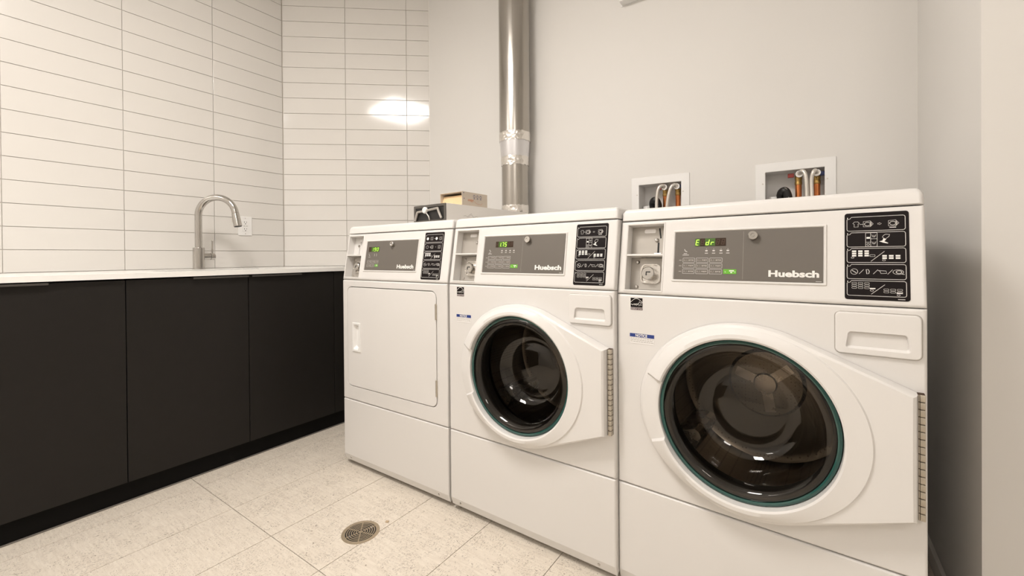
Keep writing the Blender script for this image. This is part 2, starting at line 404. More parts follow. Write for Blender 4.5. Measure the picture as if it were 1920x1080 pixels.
# ------------------------------------------------------------------ counter and cabinets
XF, XCT = -2.278, -2.262          # door faces, counter edge
CT0, CT1 = .9115, .9330
FYE = YCN + (XCT - XL) * math.tan(DA)
SNK = (-2.63, -2.36, .70, 1.22)   # sink cut-out x0 x1 y0 y1
def ctop():
    m = MB(); yb = lambda x: YCN + (x - XL) * math.tan(DA)
    xs = [XL + .001, SNK[0], SNK[1], XCT]
    # grid of boxes around the cut-out
    def blk(x0, x1, y0, y1, slant=False):
        ya, yb_ = (yb(x0) - .002, yb(x1) - .002) if slant else (y1, y1)
        v = [(x0, y0, CT0), (x1, y0, CT0), (x1, yb_, CT0), (x0, ya, CT0), (x0, y0, CT1), (x1, y0, CT1), (x1, yb_, CT1), (x0, ya, CT1)]
        return v
    T = []
    def quadtop(x0, x1, y0, y1, s=False):
        v = blk(x0, x1, y0, y1, s); m.add(v, [(0, 3, 2, 1), (4, 5, 6, 7)])
    for a, b in zip(xs, xs[1:]):
        quadtop(a, b, YF + .002, SNK[2])
        if a != SNK[0]: quadtop(a, b, SNK[2], SNK[3])
        quadtop(a, b, SNK[3], 0, True)
    def wall(p, q): m.add([(*p, CT0), (*q, CT0), (*q, CT1), (*p, CT1)], [(0, 1, 2, 3)])
    for a, b in zip(xs, xs[1:]):
        wall((a, YF + .002), (b, YF + .002)); wall((a, yb(a) - .002), (b, yb(b) - .002))
    ys = [YF + .002, SNK[2], SNK[3]]
    for a, b in zip(ys, ys[1:]): wall((XCT, a), (XCT, b)); wall((xs[0], a), (xs[0], b))
    wall((XCT, SNK[3]), (XCT, yb(XCT) - .002)); wall((xs[0], SNK[3]), (xs[0], yb(xs[0]) - .002))
    wall((SNK[0], SNK[2]), (SNK[1], SNK[2])); wall((SNK[1], SNK[2]), (SNK[1], SNK[3])); wall((SNK[1], SNK[3]), (SNK[0], SNK[3])); wall((SNK[0], SNK[3]), (SNK[0], SNK[2]))
    return m
tag(ctop().build('countertop', M['quartz'], smooth=0), 'thin white stone countertop over the black cabinets', 'countertop')

sk = tag(empty('sink', ((SNK[0] + SNK[1]) / 2, (SNK[2] + SNK[3]) / 2, CT0 - .19)), 'stainless undermount sink basin sunk in the white countertop', 'sink')
sw, sh = SNK[1] - SNK[0], SNK[3] - SNK[2]
MB().loft([[(x, y, .1895) for x, y in rr(0, 0, sw + .03, sh + .03, .03)], [(x, y, .1895) for x, y in rr(0, 0, sw + .004, sh + .004, .02)],
           [(x, y, .02) for x, y in rr(0, 0, sw - .01, sh - .01, .03)], [(x, y, 0.) for x, y in rr(0, 0, sw - .05, sh - .05, .03)]], False, True).build('basin', M['steel'], sk)
MB().disc(0, 0, .045, .003, .0005, 24, .001).build('strainer', M['chrome'], sk)

def cabinet(y0, y1, doors, handles, label):
    t = tag(empty('base_cabinet', ((XL + XF) / 2, (y0 + y1) / 2, 0)), label, 'cabinet', 'black base cabinets')
    t['group'] = 'black base cabinets along the tiled wall'
    ox, oy = (XL + XF) / 2, (y0 + y1) / 2
    b = MB()
    b.box(XL + .012 - ox, XF - .022 - ox, y0 + .001 - oy, y0 + .017 - oy, .082, CT0 - .0008)
    b.box(XL + .012 - ox, XF - .022 - ox, y1 - .017 - oy, y1 - .001 - oy, .082, CT0 - .0008)
    b.box(XL + .012 - ox, XF - .022 - ox, y0 + .001 - oy, y1 - .001 - oy, .082, .098)
    b.box(XL + .012 - ox, XL + .02 - ox, y0 + .001 - oy, y1 - .001 - oy, .082, CT0 - .0008)
    b.box(XF - .10 - ox, XF - .022 - ox, y0 + .001 - oy, y1 - .001 - oy, CT0 - .018, CT0 - .0008)
    b.build('carcass', M['cab_dark'], t, smooth=0)
    for (a, c), hd in zip(doors, handles):
        d = MB().box(XF - .019 - ox, XF - ox, a + .0015 - oy, c - .0015 - oy, .0825, CT0 - .0068, .0008).build('door', M['cab'], t)
        if hd:
            h = MB()
            h.box(XF - .012 - ox, XF + .017 - ox, hd[0] - oy, hd[1] - oy, CT0 - .0066, CT0 - .0048, .0004)
            h.box(XF + .0145 - ox, XF + .017 - ox, hd[0] - oy, hd[1] - oy, CT0 - .0130, CT0 - .0050, .0006)
            h.build('handle', M['handle'], d)
DJ = [-.3870, .0768, .5406, 1.0044, 1.468]
cabinet(YF + .003, DJ[0], [(YF + .005, -1.07), (-1.07, DJ[0])], [None, None], 'black base cabinet beside the wall opposite the machines')
cabinet(DJ[0], DJ[2], [(DJ[0], DJ[1]), (DJ[1], DJ[2])], [(DJ[1] - .255, DJ[1] - .006), (DJ[1] + .006, .3241)], 'black two-door base cabinet next to the sink cabinet')
cabinet(DJ[2], DJ[4], [(DJ[2], DJ[3]), (DJ[3], DJ[4])], [(.7687, DJ[3] - .005), (DJ[3] + .011, 1.2687)], 'black two-door base cabinet under the sink and faucet')
t = tag(empty('corner_panel', (XF - .03, (DJ[4] + 1.90) / 2, 0)), 'plain black filler panel closing the cabinet run beside the dryer', 'panel')
MB().box(.011, .030, -.5 * (1.90 - DJ[4]) + .0015, .5 * (1.90 - DJ[4]), .0825, CT0 - .0035, .0008).build('panel', M['cab'], t)
MB().box(-.06, .011, -.5 * (1.90 - DJ[4]) + .0015, .5 * (1.90 - DJ[4]), .082, CT0 - .001).build('carcass', M['cab_dark'], t, smooth=0)
t = tag(empty('toe_kick', (-2.30, 0, 0)), 'long black plinth board under the cabinets', 'plinth')
MB().box(-.012, .006, YF + .003, 1.93, .004, .0815).build('board', M['cab_dark'], t, smooth=0)
MB().box(-.010, .0125, YF + .003, 1.93, 0.0005, .0045, .001).build('sealant_bead', M['bead'], t)

# ------------------------------------------------------------------ faucet
FB = Vector((-2.72, .95, CT1))
t = tag(empty('faucet', FB), 'tall chrome gooseneck kitchen faucet with side lever', 'faucet')
MB().lathe([(.0, 0), (.0305, 0), (.0305, .003), (.0270, .004), (.0270, .1150), (.0260, .1165), (.0, .1165)], n=40).build('body', M['chrome'], t)
dirv = Vector((.80, .60, 0)).normalized()
NR, ZS, RCH = .0170, .1160, .0985
pts = [(0, 0, ZS - .002), (0, 0, ZS + .06), (0, 0, .295 - .02)]
for k in range(0, 33):
    a = math.radians(180 - 172 * k / 32)
    pts.append(tuple(dirv * (RCH + RCH * math.cos(a)) + Vector((0, 0, .290 + RCH * math.sin(a)))))
MB().tube(pts, NR, 20).build('spout', M['chrome'], t)
e1 = Vector(pts[-1]); td = (Vector(pts[-1]) - Vector(pts[-2])).normalized()
hd = MB().tube([e1 + td * s for s in (.0, .0012, .0014, .0022, .010, .040, .072, .0735)], [.0170, .0170, .0164, .0178, .0184, .0196, .0208, .0198], 24).build('spray_head', M['chrome'], t)
MB().disc(0, 0, .0180, .002, 0, 24).build('nozzle', M['slot'], hd, Matrix.Translation(e1 + td * .0735) @ td.to_track_quat('Z', 'Y').to_matrix().to_4x4())
sd = -dirv
bq = td.cross(Vector((0, 0, 1)).cross(dirv)).normalized()
bc = e1 + td * .038 - dirv * .0205
MB().box(-.004, .004, -.006, .006, -.014, .014, .0025).build('spray_button', M['steel'], hd, Matrix.Translation(bc) @ td.to_track_quat('Z', 'Y').to_matrix().to_4x4())
hdir = Vector((-.12, .99, 0)).normalized()
HZ = .0685
mxh = frame_mx((0, 0, HZ), Vector((0, 0, 1)).cross(hdir) * -1, (0, 0, 1))
MB().tube([hdir * s + Vector((0, 0, HZ)) for s in (.015, .0535)], .0190, 24).build('valve_stem', M['chrome'], t)
MB().tube([hdir * s + Vector((0, 0, HZ)) for s in (.0525, .057)], .0160, 24).build('joint_ring', M['slot'], t)
hh = MB().tube([hdir * s + Vector((0, 0, HZ)) for s in (.0565, .0575, .0765, .0780)], [.0182, .0190, .0190, .0170], 24).build('handle', M['chrome'], t)
MB().tube([hdir * .0675 + Vector((0, 0, HZ + .012)), hdir * .0685 + Vector((0, 0, HZ + .050)), hdir * .0695 + Vector((0, 0, HZ + .088)), hdir * .0695 + Vector((0, 0, HZ + .0895))], [.0055, .0050, .0044, .0034], 14).build('lever', M['chrome'], hh)

# wall socket
SMX = frame_mx((XL + .0015, 1.2545, 1.1905), (0, 1, 0), (0, 0, 1))
t = tag(empty('wall_socket'), 'white duplex wall socket on the tiles beside the faucet', 'socket'); t.matrix_world = SMX
MB().plate(0, 0, .078, .118, .004, .006, .002, -.001).build('cover_plate', M['white_plastic'], t)
MB().plate(0, 0, .034, .068, .003, .002, .0005, .005).build('receptacle', M['white_plastic'], t)
for sy in (-1, 1):
    s = MB()
    s.box(-.0075, -.005, sy * .021 - .0005, sy * .021 + .0075, .0069, .0074); s.box(.005, .0075, sy * .021 + .0005, sy * .021 + .0065, .0069, .0074)
    s.disc(0, sy * .021 - .0075, .0028, .0005, .0069, 10); s.build('slots', M['slot'], t, smooth=0)
for dx in (-.007, .007): MB().plate(dx, 0, .011, .008, .001, .0012, .0003, .0066).build('test_button', M['ink'], t)
for sy in (-.048, .048): MB().disc(0, sy, .003, .001, .0045, 10).build('screw', M['steel'], t)

# ------------------------------------------------------------------ laundry machines
W = .683; ZS1, ZS2, ZL, DL, ZB = .8853, .3188, 1.1014, .0369, .0541
LC = math.hypot(DL, ZL - ZS1); A0, A1 = .003, .680; DEPTH = .70; LIDT = 1.1405
FRONT = frame_mx((0, 0, 0), (1, 0, 0), (0, 0, 1))
CONS = frame_mx((0, 0, ZS1), (1, 0, 0), (0, DL / LC, (ZL - ZS1) / LC))
def vz(z): return (z - ZS1) * LC / (ZL - ZS1)

SEG = {'0': 'abcdef', '1': 'bc', '5': 'acdfg', '7': 'abc', '9': 'abcdfg', 'E': 'adefg', 'd': 'bcdeg', 'r': 'eg', '8': 'abcdefg'}
def digit(m, cx, cy, w, h, segs, th):
    sk = .16; P = lambda x, y: (cx + x * w + y * h * sk, cy + y * h)
    L = {'a': ((-.5, .5), (.5, .5)), 'd': ((-.5, -.5), (.5, -.5)), 'g': ((-.5, 0), (.5, 0)), 'f': ((-.5, 0), (-.5, .5)), 'e': ((-.5, -.5), (-.5, 0)), 'b': ((.5, 0), (.5, .5)), 'c': ((.5, -.5), (.5, 0))}
    for s in segs: a, b = L[s]; m.rib([P(*a), P(*b)], th)

def print_label(m, wm, lw, lh, kind):
    """icons of the instruction label: m line print, wm solid white print; origin at its lower left"""
    X = lambda a: a * lw; Y = lambda b: (1 - b) * lh; t = .0011
    rowsb = ((.048, .212), (.232, .398), (.416, .578), (.600, .765), (.786, .955))
    for a, b in rowsb:
        x0, x1, y1, y0 = X(.040), X(.945), Y(a), Y(b); r = .0035
        P = [(x0 + r * 2.2, y1), (x0 + r * 1.6, y1 - r), (x0, y1 - r * 1.6)] + [(x0, y0 + r), (x0 + r * .3, y0 + r * .3), (x0 + r, y0), (x1 - r, y0), (x1 - r * .3, y0 + r * .3), (x1, y0 + r), (x1, y1 - r), (x1 - r * .3, y1 - r * .3), (x1 - r, y1)]
        m.rib(P, t, 0, True)
        wm.rect(x0 + .0004, y1 - .0038, x0 + .0016, y1 - .0006)
    q = .0008
    yc = Y(.135)
    if kind == 'washer':
        x = X(.19)
        m.rib([(x - .006, yc + .002), (x - .003, yc + .006), (x + .003, yc + .006), (x + .006, yc + .002), (x + .0035, yc + .001), (x + .0035, yc - .006), (x - .0035, yc - .006), (x - .0035, yc + .001)], q, 0, True)
        m.rib([(x + .006, yc), (X(.30), yc)], q)
        for cx in (X(.37), X(.76)):
            m.rib([(cx - .007, yc + .006), (cx + .005, yc + .007), (cx + .010, yc), (cx + .005, yc - .006), (cx - .007, yc - .006)], q, 0, True)
            m.circ(cx, yc, .005, .004, q * 1.3); m.rib([(cx + .005, yc + .005), (cx + .007, yc), (cx + .005, yc - .005)], q * 1.6)
        wm.rect(X(.71), yc - .0098, X(.81), yc - .0085)
        m.rib([(X(.53), yc + .001), (X(.555), yc + .001), (X(.555), yc + .0025), (X(.59), yc), (X(.555), yc - .0025), (X(.555), yc - .001), (X(.53), yc - .001)], q * .8, 0, True)
        yc = Y(.315)
        x0, x1, x2 = X(.34), X(.42), X(.52)
        for a in (x0, x1, x2): m.rib([(a, Y(.395)), (a, Y(.238))], q)
        for b in (.238, .395): m.rib([(x0, Y(b)), (x2, Y(b))], q)
        m.rib([(x0, Y(.345)), (x1, Y(.345))], q); m.rib([(x1, Y(.307)), (x2, Y(.307))], q)
        wm.rect(X(.355), Y(.305), X(.41), Y(.285)); m.circ(X(.38), Y(.37), .0022, .0022, q)
        for b in (.275, .355): m.rib([(X(.44), Y(b - .015)), (X(.455), Y(b + .012)), (X(.485), Y(b + .012)), (X(.50), Y(b - .015))], q); m.rib([(X(.47), Y(b + .01)), (X(.47), Y(b - .012))], q)
        m.rib([(X(.62), Y(.27)), (X(.65), Y(.258)), (X(.71), Y(.262)), (X(.70), Y(.285)), (X(.64), Y(.315)), (X(.60), Y(.29))], q * 1.2, 0, True)
        wm.add([(X(.55), Y(.338), 0), (X(.61), Y(.352), 0), (X(.66), Y(.315), 0), (X(.62), Y(.30), 0), (X(.60), Y(.33), 0)], [(0, 1, 2, 3, 4)])
        wm.add([(X(.62), Y(.335), 0), (X(.69), Y(.358), 0), (X(.68), Y(.364), 0), (X(.60), Y(.352), 0)], [(0, 1, 2, 3)])
    else:
        for cx in (.16, .62): wm.disc(X(cx), yc, .006, .0001, 0, 14)
        for cx in (.38, .83):
            m.rib([(X(cx) - .007, yc + .006), (X(cx) + .006, yc + .007), (X(cx) + .006, yc - .006), (X(cx) - .007, yc - .006)], q, 0, True); m.circ(X(cx), yc, .0045, .004, q)
        wm.rect(X(.505), yc - .0008, X(.525), yc + .0008)
        yc = Y(.315)
        m.circ(X(.18), yc, .006, .006, q * 1.2)
        for cx in (.43, .80):
            m.rib([(X(cx) - .007, yc + .006), (X(cx) + .006, yc + .007), (X(cx) + .006, yc - .006), (X(cx) - .007, yc - .006)], q, 0, True); m.circ(X(cx), yc, .0045, .004, q)
        wm.rect(X(.32), yc - .001, X(.36), yc + .001); wm.rect(X(.605), yc - .0008, X(.625), yc + .0008)
    def bank(x0, y0, cols, rws, fill):
        pw, ph = X(.082), .0050
        for c in range(cols):
            for r in range(rws):
                cx, cy = X(x0) + c * X(.100), Y(y0) - r * ph
                if fill: wm.rect(cx - pw * .42, cy - ph * .36, cx + pw * .42, cy + ph * .36)
                else: m.rib(rr(cx, cy, pw * .92, ph * .70, .0012, 2), q * .75, 0, True)
    bank(.155, .448, 3, 3, True); m.rib(rr(X(.445), Y(.500), X(.08), .0042, .001, 2), q * .8, 0, True); m.circ(X(.13), Y(.522), .0025, .0016, q * .8)
    m.rib([(X(.42), Y(.565)), (X(.63), Y(.452))], q * 1.2)
    bank(.63, .503, 3, 2, True); m.circ(X(.62), Y(.552), .0025, .0016, q * .8)
    yc = Y(.683)
    m.circ(X(.155), yc, .0062, .0062, q); m.rib([(X(.12), yc + .003), (X(.155), yc), (X(.19), yc - .003)], q * 1.8)
    for a in (.27, .49, .71): m.rib([(X(a) - .004, yc - .005), (X(a) + .004, yc + .005)], q * 1.1)
    m.rib([(X(.345), yc + .005), (X(.355), yc - .005), (X(.385), yc - .004), (X(.395), yc + .001), (X(.375), yc + .005)], q * 1.6, 0, True)
    m.rib([(X(.525), yc + .003), (X(.65), yc + .002), (X(.66), yc - .003), (X(.57), yc - .0035), (X(.56), yc + .001)], q * 1.2, 0, True)
    m.circ(X(.83), yc, .0085, .005, q); m.circ(X(.84), yc, .0045, .003, q * 1.6); m.rib([(X(.88), yc - .004), (X(.92), yc - .005)], q * 1.4)
    bank(.155, .815, 3, 3, False); wm.rect(X(.40), Y(.877), X(.485), Y(.865)); m.circ(X(.43), Y(.893), .0028, .0018, q * .9)
    m.rib([(X(.42), Y(.935)), (X(.63), Y(.825))], q * 1.2)
    bank(.65, .880, 3, 2, False); wm.rect(X(.80), Y(.920), X(.89), Y(.908)); m.circ(X(.83), Y(.935), .0025, .0016, q * .9)
    m.rect(X(.82), Y(.985), X(.925), Y(.978))

def console(t, kind, off, msg):
    """sloping control console with its coin recess, display fascia and instruction label"""
    C = lambda u, v, n=0.: tuple((CONS @ Vector((u, v, n))))
    r0, r1, q0, q1 = .0268 + off, .1345 + off, vz(.8977), vz(1.0902)
    m = MB(); us = [(A0, -.006), (A0 + .002, -.002), (A0 + .007, 0), (r0, 0), (r1, 0), (A1 - .007, 0), (A1 - .002, -.002), (A1, -.006)]
    vs = [(.0012, -.006), (.0032, -.002), (.0065, 0), (q0, 0), (q1, 0), (LC - .003, 0), (LC - .0008, -.0015)]
    P = {}
    for a, (u, nu) in enumerate(us):
        for b, (v, nv) in enumerate(vs): P[a, b] = C(u, v, min(nu, nv))
    ia, ib = 3, 3
    for a in range(len(us) - 1):
        for b in range(len(vs) - 1):
            if (a, b) == (ia, ib): continue
            m.add([P[a, b], P[a + 1, b], P[a + 1, b + 1], P[a, b + 1]], [(0, 1, 2, 3)])
    for a in (0, len(us) - 1):                                       # side cheeks
        s = [P[a, b] for b in range(len(vs))]; x = s[0][0]
        s += [(x, DEPTH, s[-1][2]), (x, DEPTH, s[0][2])]; m.add(s, [tuple(range(len(s)))])
    for b in (0, len(vs) - 1):
        s = [P[a, b] for a in range(len(us))]; z = s[0][2]; s += [(A1, DEPTH, z), (A0, DEPTH, z)]; m.add(s, [tuple(range(len(s)))])
    zb, zt = P[0, 0][2], P[0, len(vs) - 1][2]
    m.add([(A0, DEPTH, zb), (A1, DEPTH, zb), (A1, DEPTH, zt), (A0, DEPTH, zt)], [(0, 1, 2, 3)])
    pd = -.042                                                       # walls of the coin recess
    c = [(r0, q0), (r1, q0), (r1, q1), (r0, q1)]
    for (a, b), (d, e) in zip(c, c[1:] + c[:1]): m.add([C(a, b), C(d, e), C(d, e, pd), C(a, b, pd)], [(0, 1, 2, 3)])
    con = m.build('console', M['enamel'], t, smooth=50)
    uc, qc, uw, qh = (r0 + r1) / 2, (q0 + q1) / 2, r1 - r0, q1 - q0
    qd = vz(1.0007)
    mount = MB().frame(uc, qc, uw + .010, qh + .010, .004, .0055, .0016).build('recess_rim', M['enamel'], con, CONS)
    pl = M['plastic_grey'] if kind == 'washer' else M['enamel']
    MB().box(r0, r1, qd - .0026, qd + .0026, pd, .0005, .0006).build('recess_divider', M['enamel'], con, CONS)
    up = MB().box(r0 + .0005, r1 - .0005, qd + .003, q1 - .0005, pd + .0005, pd + .010).build('coin_plate', pl, con, CONS, 0)
    z = pd + .0102
    for sx in ((.78,) if kind == 'washer' else (.42, .86)):
        x = r0 + uw * sx
        s = MB(); hq = q1 - qd
        s.rib([(x, q1 - hq * .06), (x + .005 * 1, q1 - hq * .40)], .0044 if kind == 'washer' else .0022, z); s.rib([(x - .001, q1 - hq * .54), (x - .001, q1 - hq * .90)], .0055 if kind == 'washer' else .0022, z)
        s.build('coin_slot', M['slot'], con, CONS, 0)
        MB().lathe([(.0, .006), (.004, .0055), (.006, .003), (.0065, 0)], x - .006, q1 - hq * .46, 20).build('coin_button', M['chrome'], con, CONS @ Matrix.Translation((0, 0, z)))
        MB().box(x - .010, x + .010, q1 - hq * .925, q1 - hq * .90, z, z + .008, .001).build('coin_lip', M['steel'], con, CONS)
    MB().plate(r0 + uw * .52, q1 - (q1 - qd) * .15, .034, .012, .004, .001, .0003, z).build('coin_badge', M['sticker'], con, CONS)
    lo = MB().box(r0 + .0005, r1 - .0005, q0 + .0005, qd - .003, pd + .0005, pd + .004).build('lock_plate', M['plastic_grey'], con, CONS, 0)
    lx, ly, z = r0 + uw * .60, (q0 + qd) / 2, pd + .0042
    MB().plate(r0 + uw * .62, ly, uw * .70, (qd - q0) * .92, .003, .006, .001, z).build('lock_mount', M['plastic_grey'], con, CONS)
    z += .006
    MB().loft([[(x, y, z) for x, y in rr(lx, ly, .060, .060, .014)], [(x, y, z + .004) for x, y in rr(lx, ly, .058, .058, .013)], [(x, y, z + .004) for x, y in rr(lx, ly, .051, .051, .011)], [(x, y, z + .0005) for x, y in rr(lx, ly, .049, .049, .010)]], False, True).build('lock_bezel', M['steel'], con, CONS)
    lk = MB().lathe([(.0195, 0), (.0195, .020), (.0175, .022), (.0175, .0215), (.0, .0215)], lx - .002, ly, 32).build('lock', M['chrome'], con, CONS @ Matrix.Translation((0, 0, z)))
    k = MB(); k.rib([(lx - .006, ly - .007), (lx - .006, ly + .003), (lx + .006, ly + .003)], .0035, z + .0222); k.build('keyhole', M['slot'], con, CONS, 0)
    for dx, dy in ((.19, .84), (.93, .84), (.19, .12), (.93, .12)):
        MB().lathe([(.0, .005), (.004, .0042), (.0062, .001), (.0062, 0)], r0 + uw * dx, q0 + (qd - q0) * dy, 16).build('screw', M['steel'], con, CONS @ Matrix.Translation((0, 0, pd + .0042)))

    # display fascia
    g0, g1, h0, h1 = .1690 + off, .5070 + off, vz(.9318), vz(1.0625)
    gc, hc = (g0 + g1) / 2, (h0 + h1) / 2
    MB().frame(gc, hc, (g1 - g0) + .0150, (h1 - h0) + .0135, .004, .0072, .0030).build('fascia_frame', M['enamel'], t, CONS)
    fa = MB().plate(gc, hc, g1 - g0, h1 - h0, .0015, .0012, .0003).build('fascia', M['panel'], t, CONS)
    z = Matrix.Translation((0, 0, .0014)); PM = CONS @ z; PM2 = CONS @ Matrix.Translation((0, 0, .0019))
    dry = kind == 'dryer'
    d0, d1, e0, e1 = (g0 + .018, g0 + .090, .1320, .1540) if dry else (g0 + .053, g0 + .130, .1395, .1605)
    MB().box(d0, d1, e0, e1, 0, .0006).build('display', M['display'], fa, PM, 0)
    nd = 4 if dry else 6; pit = (d1 - d0) / nd; mid = (e0 + e1) / 2
    on, offm, gl = MB(), MB(), MB()
    for k_, ch in enumerate(msg):
        cx = d0 + pit * (k_ + .5); c0 = ch[0]
        digit(offm, cx, mid, pit * .46, (e1 - e0) * .62, '' if c0 in SEG else 'abcdefg', .0010)
        if c0 in SEG:
            gl.rect(cx - pit * .5, e0 + .0003, cx + pit * .5, e1 - .0003)
            digit(on, cx, mid - .0005, pit * .50, (e1 - e0) * .66, SEG[c0], .0017)
            if '.' in ch: on.rect(cx + pit * .33, mid - (e1 - e0) * .37, cx + pit * .33 + .0018, mid - (e1 - e0) * .27)
    gl.build('display_glow', M['glow'], fa, CONS @ Matrix.Translation((0, 0, .00205)), 0)
    offm.build('dim_segments', M['seg_off'], fa, CONS @ Matrix.Translation((0, 0, .00215)), 0)
    on.build('lit_digits', M['seg_on'], fa, CONS @ Matrix.Translation((0, 0, .0023)), 0)
    pr = MB(); pd2 = MB()
    def btn(x0, y0, w_, h_, n):
        pr.rib(rr(x0 + w_ / 2, y0 + h_ / 2, w_, h_, .0008, 2), .0008, 0, True)
        pd2.circ(x0 + w_ * .14, y0 + h_ / 2, .0016, .0018, .0007, n=8)
        pd2.rib([(x0 + w_ * .27, y0 + h_ * .25), (x0 + w_ * .33, y0 + h_ * .7), (x0 + w_ * .40, y0 + h_ * .35)], .0007)
        for q_ in range(3): pd2.rect(x0 + w_ * (.48 + .15 * q_), y0 + h_ * (.38 + .06 * ((n + q_) % 2)), x0 + w_ * (.60 + .15 * q_), y0 + h_ * .64)
    if not dry:
        for c_ in range(3):
            for r_ in range(3): btn(g0 + .0230 + c_ * .0345, .0640 + r_ * .0155, .0305, .0118, c_ + r_)
        for r_ in range(3): pd2.rect(g0 + .0125, .0690 + r_ * .0155, g0 + .0195, .0706 + r_ * .0155)
        gx, gy, gw, gh = g0 + .1262, .0645, .0310, .0125
        for x in (.083, .101, .119, .1356):
            pr.rect(g0 + x - .003, .1250, g0 + x + .003, .1285); pr.rect(g0 + x - .004, .1190, g0 + x + .004, .1208); pr.rect(g0 + x - .0008, .1310, g0 + x + .0008, .1322)
        pr.rib([(g0 + .026, .1315), (g0 + .028, .1265), (g0 + .033, .1245)], .0018); pr.rect(g0 + .024, .1185, g0 + .033, .1200); pr.rect(g0 + .021, .1145, g0 + .038, .1160)
        pd2.rib([(g0 + .1715, h0 + .004), (g0 + .1715, h1 - .004)], .0004)
        lgx, lgy, lgw, lgh = g0 + .2284, .0592, .1021, .0165
        lkx, lky = g0 + .194, .1634
    else:
        for c_ in range(3):
            for r_ in range(2):
                if (c_, r_) != (2, 0): btn(g0 + .016 + c_ * .0268, .0630 + r_ * .0172, .0240, .0118, c_ + r_)
        gx, gy, gw, gh = g0 + .0730, .0632, .0215, .0112
        for x in (.060, .074): pr.rib([(g0 + x, .123), (g0 + x + .003, .117), (g0 + x + .001, .111)], .0018)
        pr.rib([(g0 + .022, .123), (g0 + .026, .115), (g0 + .030, .112)], .0018); pr.rect(g0 + .021, .1065, g0 + .034, .1080)
        lgx, lgy, lgw, lgh = g0 + .222, .0565, .104, .0175
        lkx, lky = g0 + .1800, .1640
    pr.rect(g1 - .014, h0 + .0025, g1 - .003, h0 + .0036)
    pr.build('button_print', M['ink'], fa, PM, 0); pd2.build('fine_print', M['ink_dim'], fa, PM, 0)
    MB().plate(gx + gw / 2, gy + gh / 2, gw, gh, .0012, .0006, .0002).build('start_button', M['green'], fa, PM)
    sp = MB(); sp.rect(gx + gw * .45, gy + gh * .55, gx + gw * .82, gy + gh * .78); sp.rect(gx + gw * .55, gy + gh * .2, gx + gw * .68, gy + gh * .42); sp.rect(gx + gw * .12, gy + gh * .35, gx + gw * .18, gy + gh * .5); sp.rect(gx + gw * .86, gy + gh * .35, gx + gw * .92, gy + gh * .5)
    sp.build('start_print', M['ink_white'], fa, CONS @ Matrix.Translation((0, 0, .0022)), 0)
    lg = MB(); v_, f_ = text('Huebsch', .02, lgx, lgy, 0, .00082, lgw, lgh); lg.add(v_, f_)
    lg.build('maker_lettering', M['ink_white'], fa, PM2, 0)
    MB().lathe([(.0, .0125), (.0035, .0125), (.0035, .0105), (.0050, .0105), (.0050, .0130), (.0098, .0130), (.0110, .0118), (.0110, 0)], lkx, lky, 28).build('fascia_lock', M['chrome'], fa, CONS)
    # instruction label
    b0, b1, c0, c1 = .5462 + off * 1.25, .6548 + off * 1.25, vz(.8982), vz(1.0910)
    la = MB().plate((b0 + b1) / 2, (c0 + c1) / 2, b1 - b0, c1 - c0, .0055, .0010, .0003).build('instruction_label', M['black'], t, CONS)
    li, ls = MB(), MB(); print_label(li, ls, b1 - b0, c1 - c0, kind)
    PL = CONS @ Matrix.Translation((b0, c0, .00125))
    li.build('label_lines', M['ink'], la, PL, 0); ls.build('label_solids', M['ink_white'], la, PL, 0)
    # lid
    m = MB(); yf = DL - .0015
    prof = [(yf + .004, ZL + .0015), (yf, ZL + .0045), (yf + .0035, ZL + .027), (yf + .0075, ZL + .0345), (yf + .014, LIDT - .0012), (yf + .022, LIDT)]
    def L(x0, x1, y, z): return [(x0, y, z), (x1, y, z)]
    loops = []
    for y, z in prof:
        k_ = max(0, (z - ZL - .020)) / (LIDT - ZL - .020); ins = .0105 * k_ ** 2.2; x0, x1 = A0 + ins, A1 - ins; rc = .010
        yb = DEPTH - (y - yf)
        loops.append([(x0 + rc, y, z), (x1 - rc, y, z), (x1 - rc * .3, y + rc * .3, z), (x1, y + rc, z), (x1, yb - rc, z), (x1 - rc, yb, z), (x0 + rc, yb, z), (x0, yb - rc, z), (x0, y + rc, z), (x0 + rc * .3, y + rc * .3, z)])
    m.loft(loops, True, True).build('lid', M['enamel'], t, smooth=50)

def common(t, dz):
    b = MB(); e = .001
    b.box(A0, A1, .0205, DEPTH, .030, .034); b.box(A0, A0 + .002, .0205, DEPTH, .034, ZS1 - .001); b.box(A1 - .002, A1, .0205, DEPTH, .034, ZS1 - .001)
    b.box(A0 + .002, A1 - .002, DEPTH - .002, DEPTH, .034, ZS1 - .001); b.box(A0 + .002, A1 - .002, .0205, DEPTH - .002, ZS1 - .004, ZS1 - .001)
    b.build('cabinet', M['enamel'], t, smooth=0)
    for x in (.07, .613):
        for y in (.07, .63): MB().lathe([(.0, -dz), (.022, -dz), (.022, -dz + .008), (.008, -dz + .012), (.008, .031), (0, .031)], x, y, 16).build('foot', M['rubber'], t)
    # lower panel with the turned-under bottom edge
    pr = [(.020, .0305), (.0145, .0245), (.0125, .0225), (.0022, ZB - .003), (0, ZB + .002), (0, ZS2 - .006), (.0016, ZS2 - .0028), (.006, ZS2 - .0012), (.020, ZS2 - .0012)]
    q = MB(); loops = []
    for x, dn in ((A0, .006), (A0 + .0018, .002), (A0 + .006, 0), (A1 - .006, 0), (A1 - .0018, .002), (A1, .006)):
        loops.append([(x, max(y, dn) if i not in (0, 8) else y, z) for i, (y, z) in enumerate(pr)])
    q.loft(loops, True, True, False); lp = q.build('lower_panel', M['enamel'], t, smooth=50)
    for x in (.050, .622):
        MB().lathe([(0, .0035), (.003, .003), (.0048, .001), (.0048, -.001)], 0, 0, 14).build('screw', M['steel'], lp, frame_mx((x, .0072, .0385), (1, 0, 0), Vector((0, .32, .947)).normalized()))

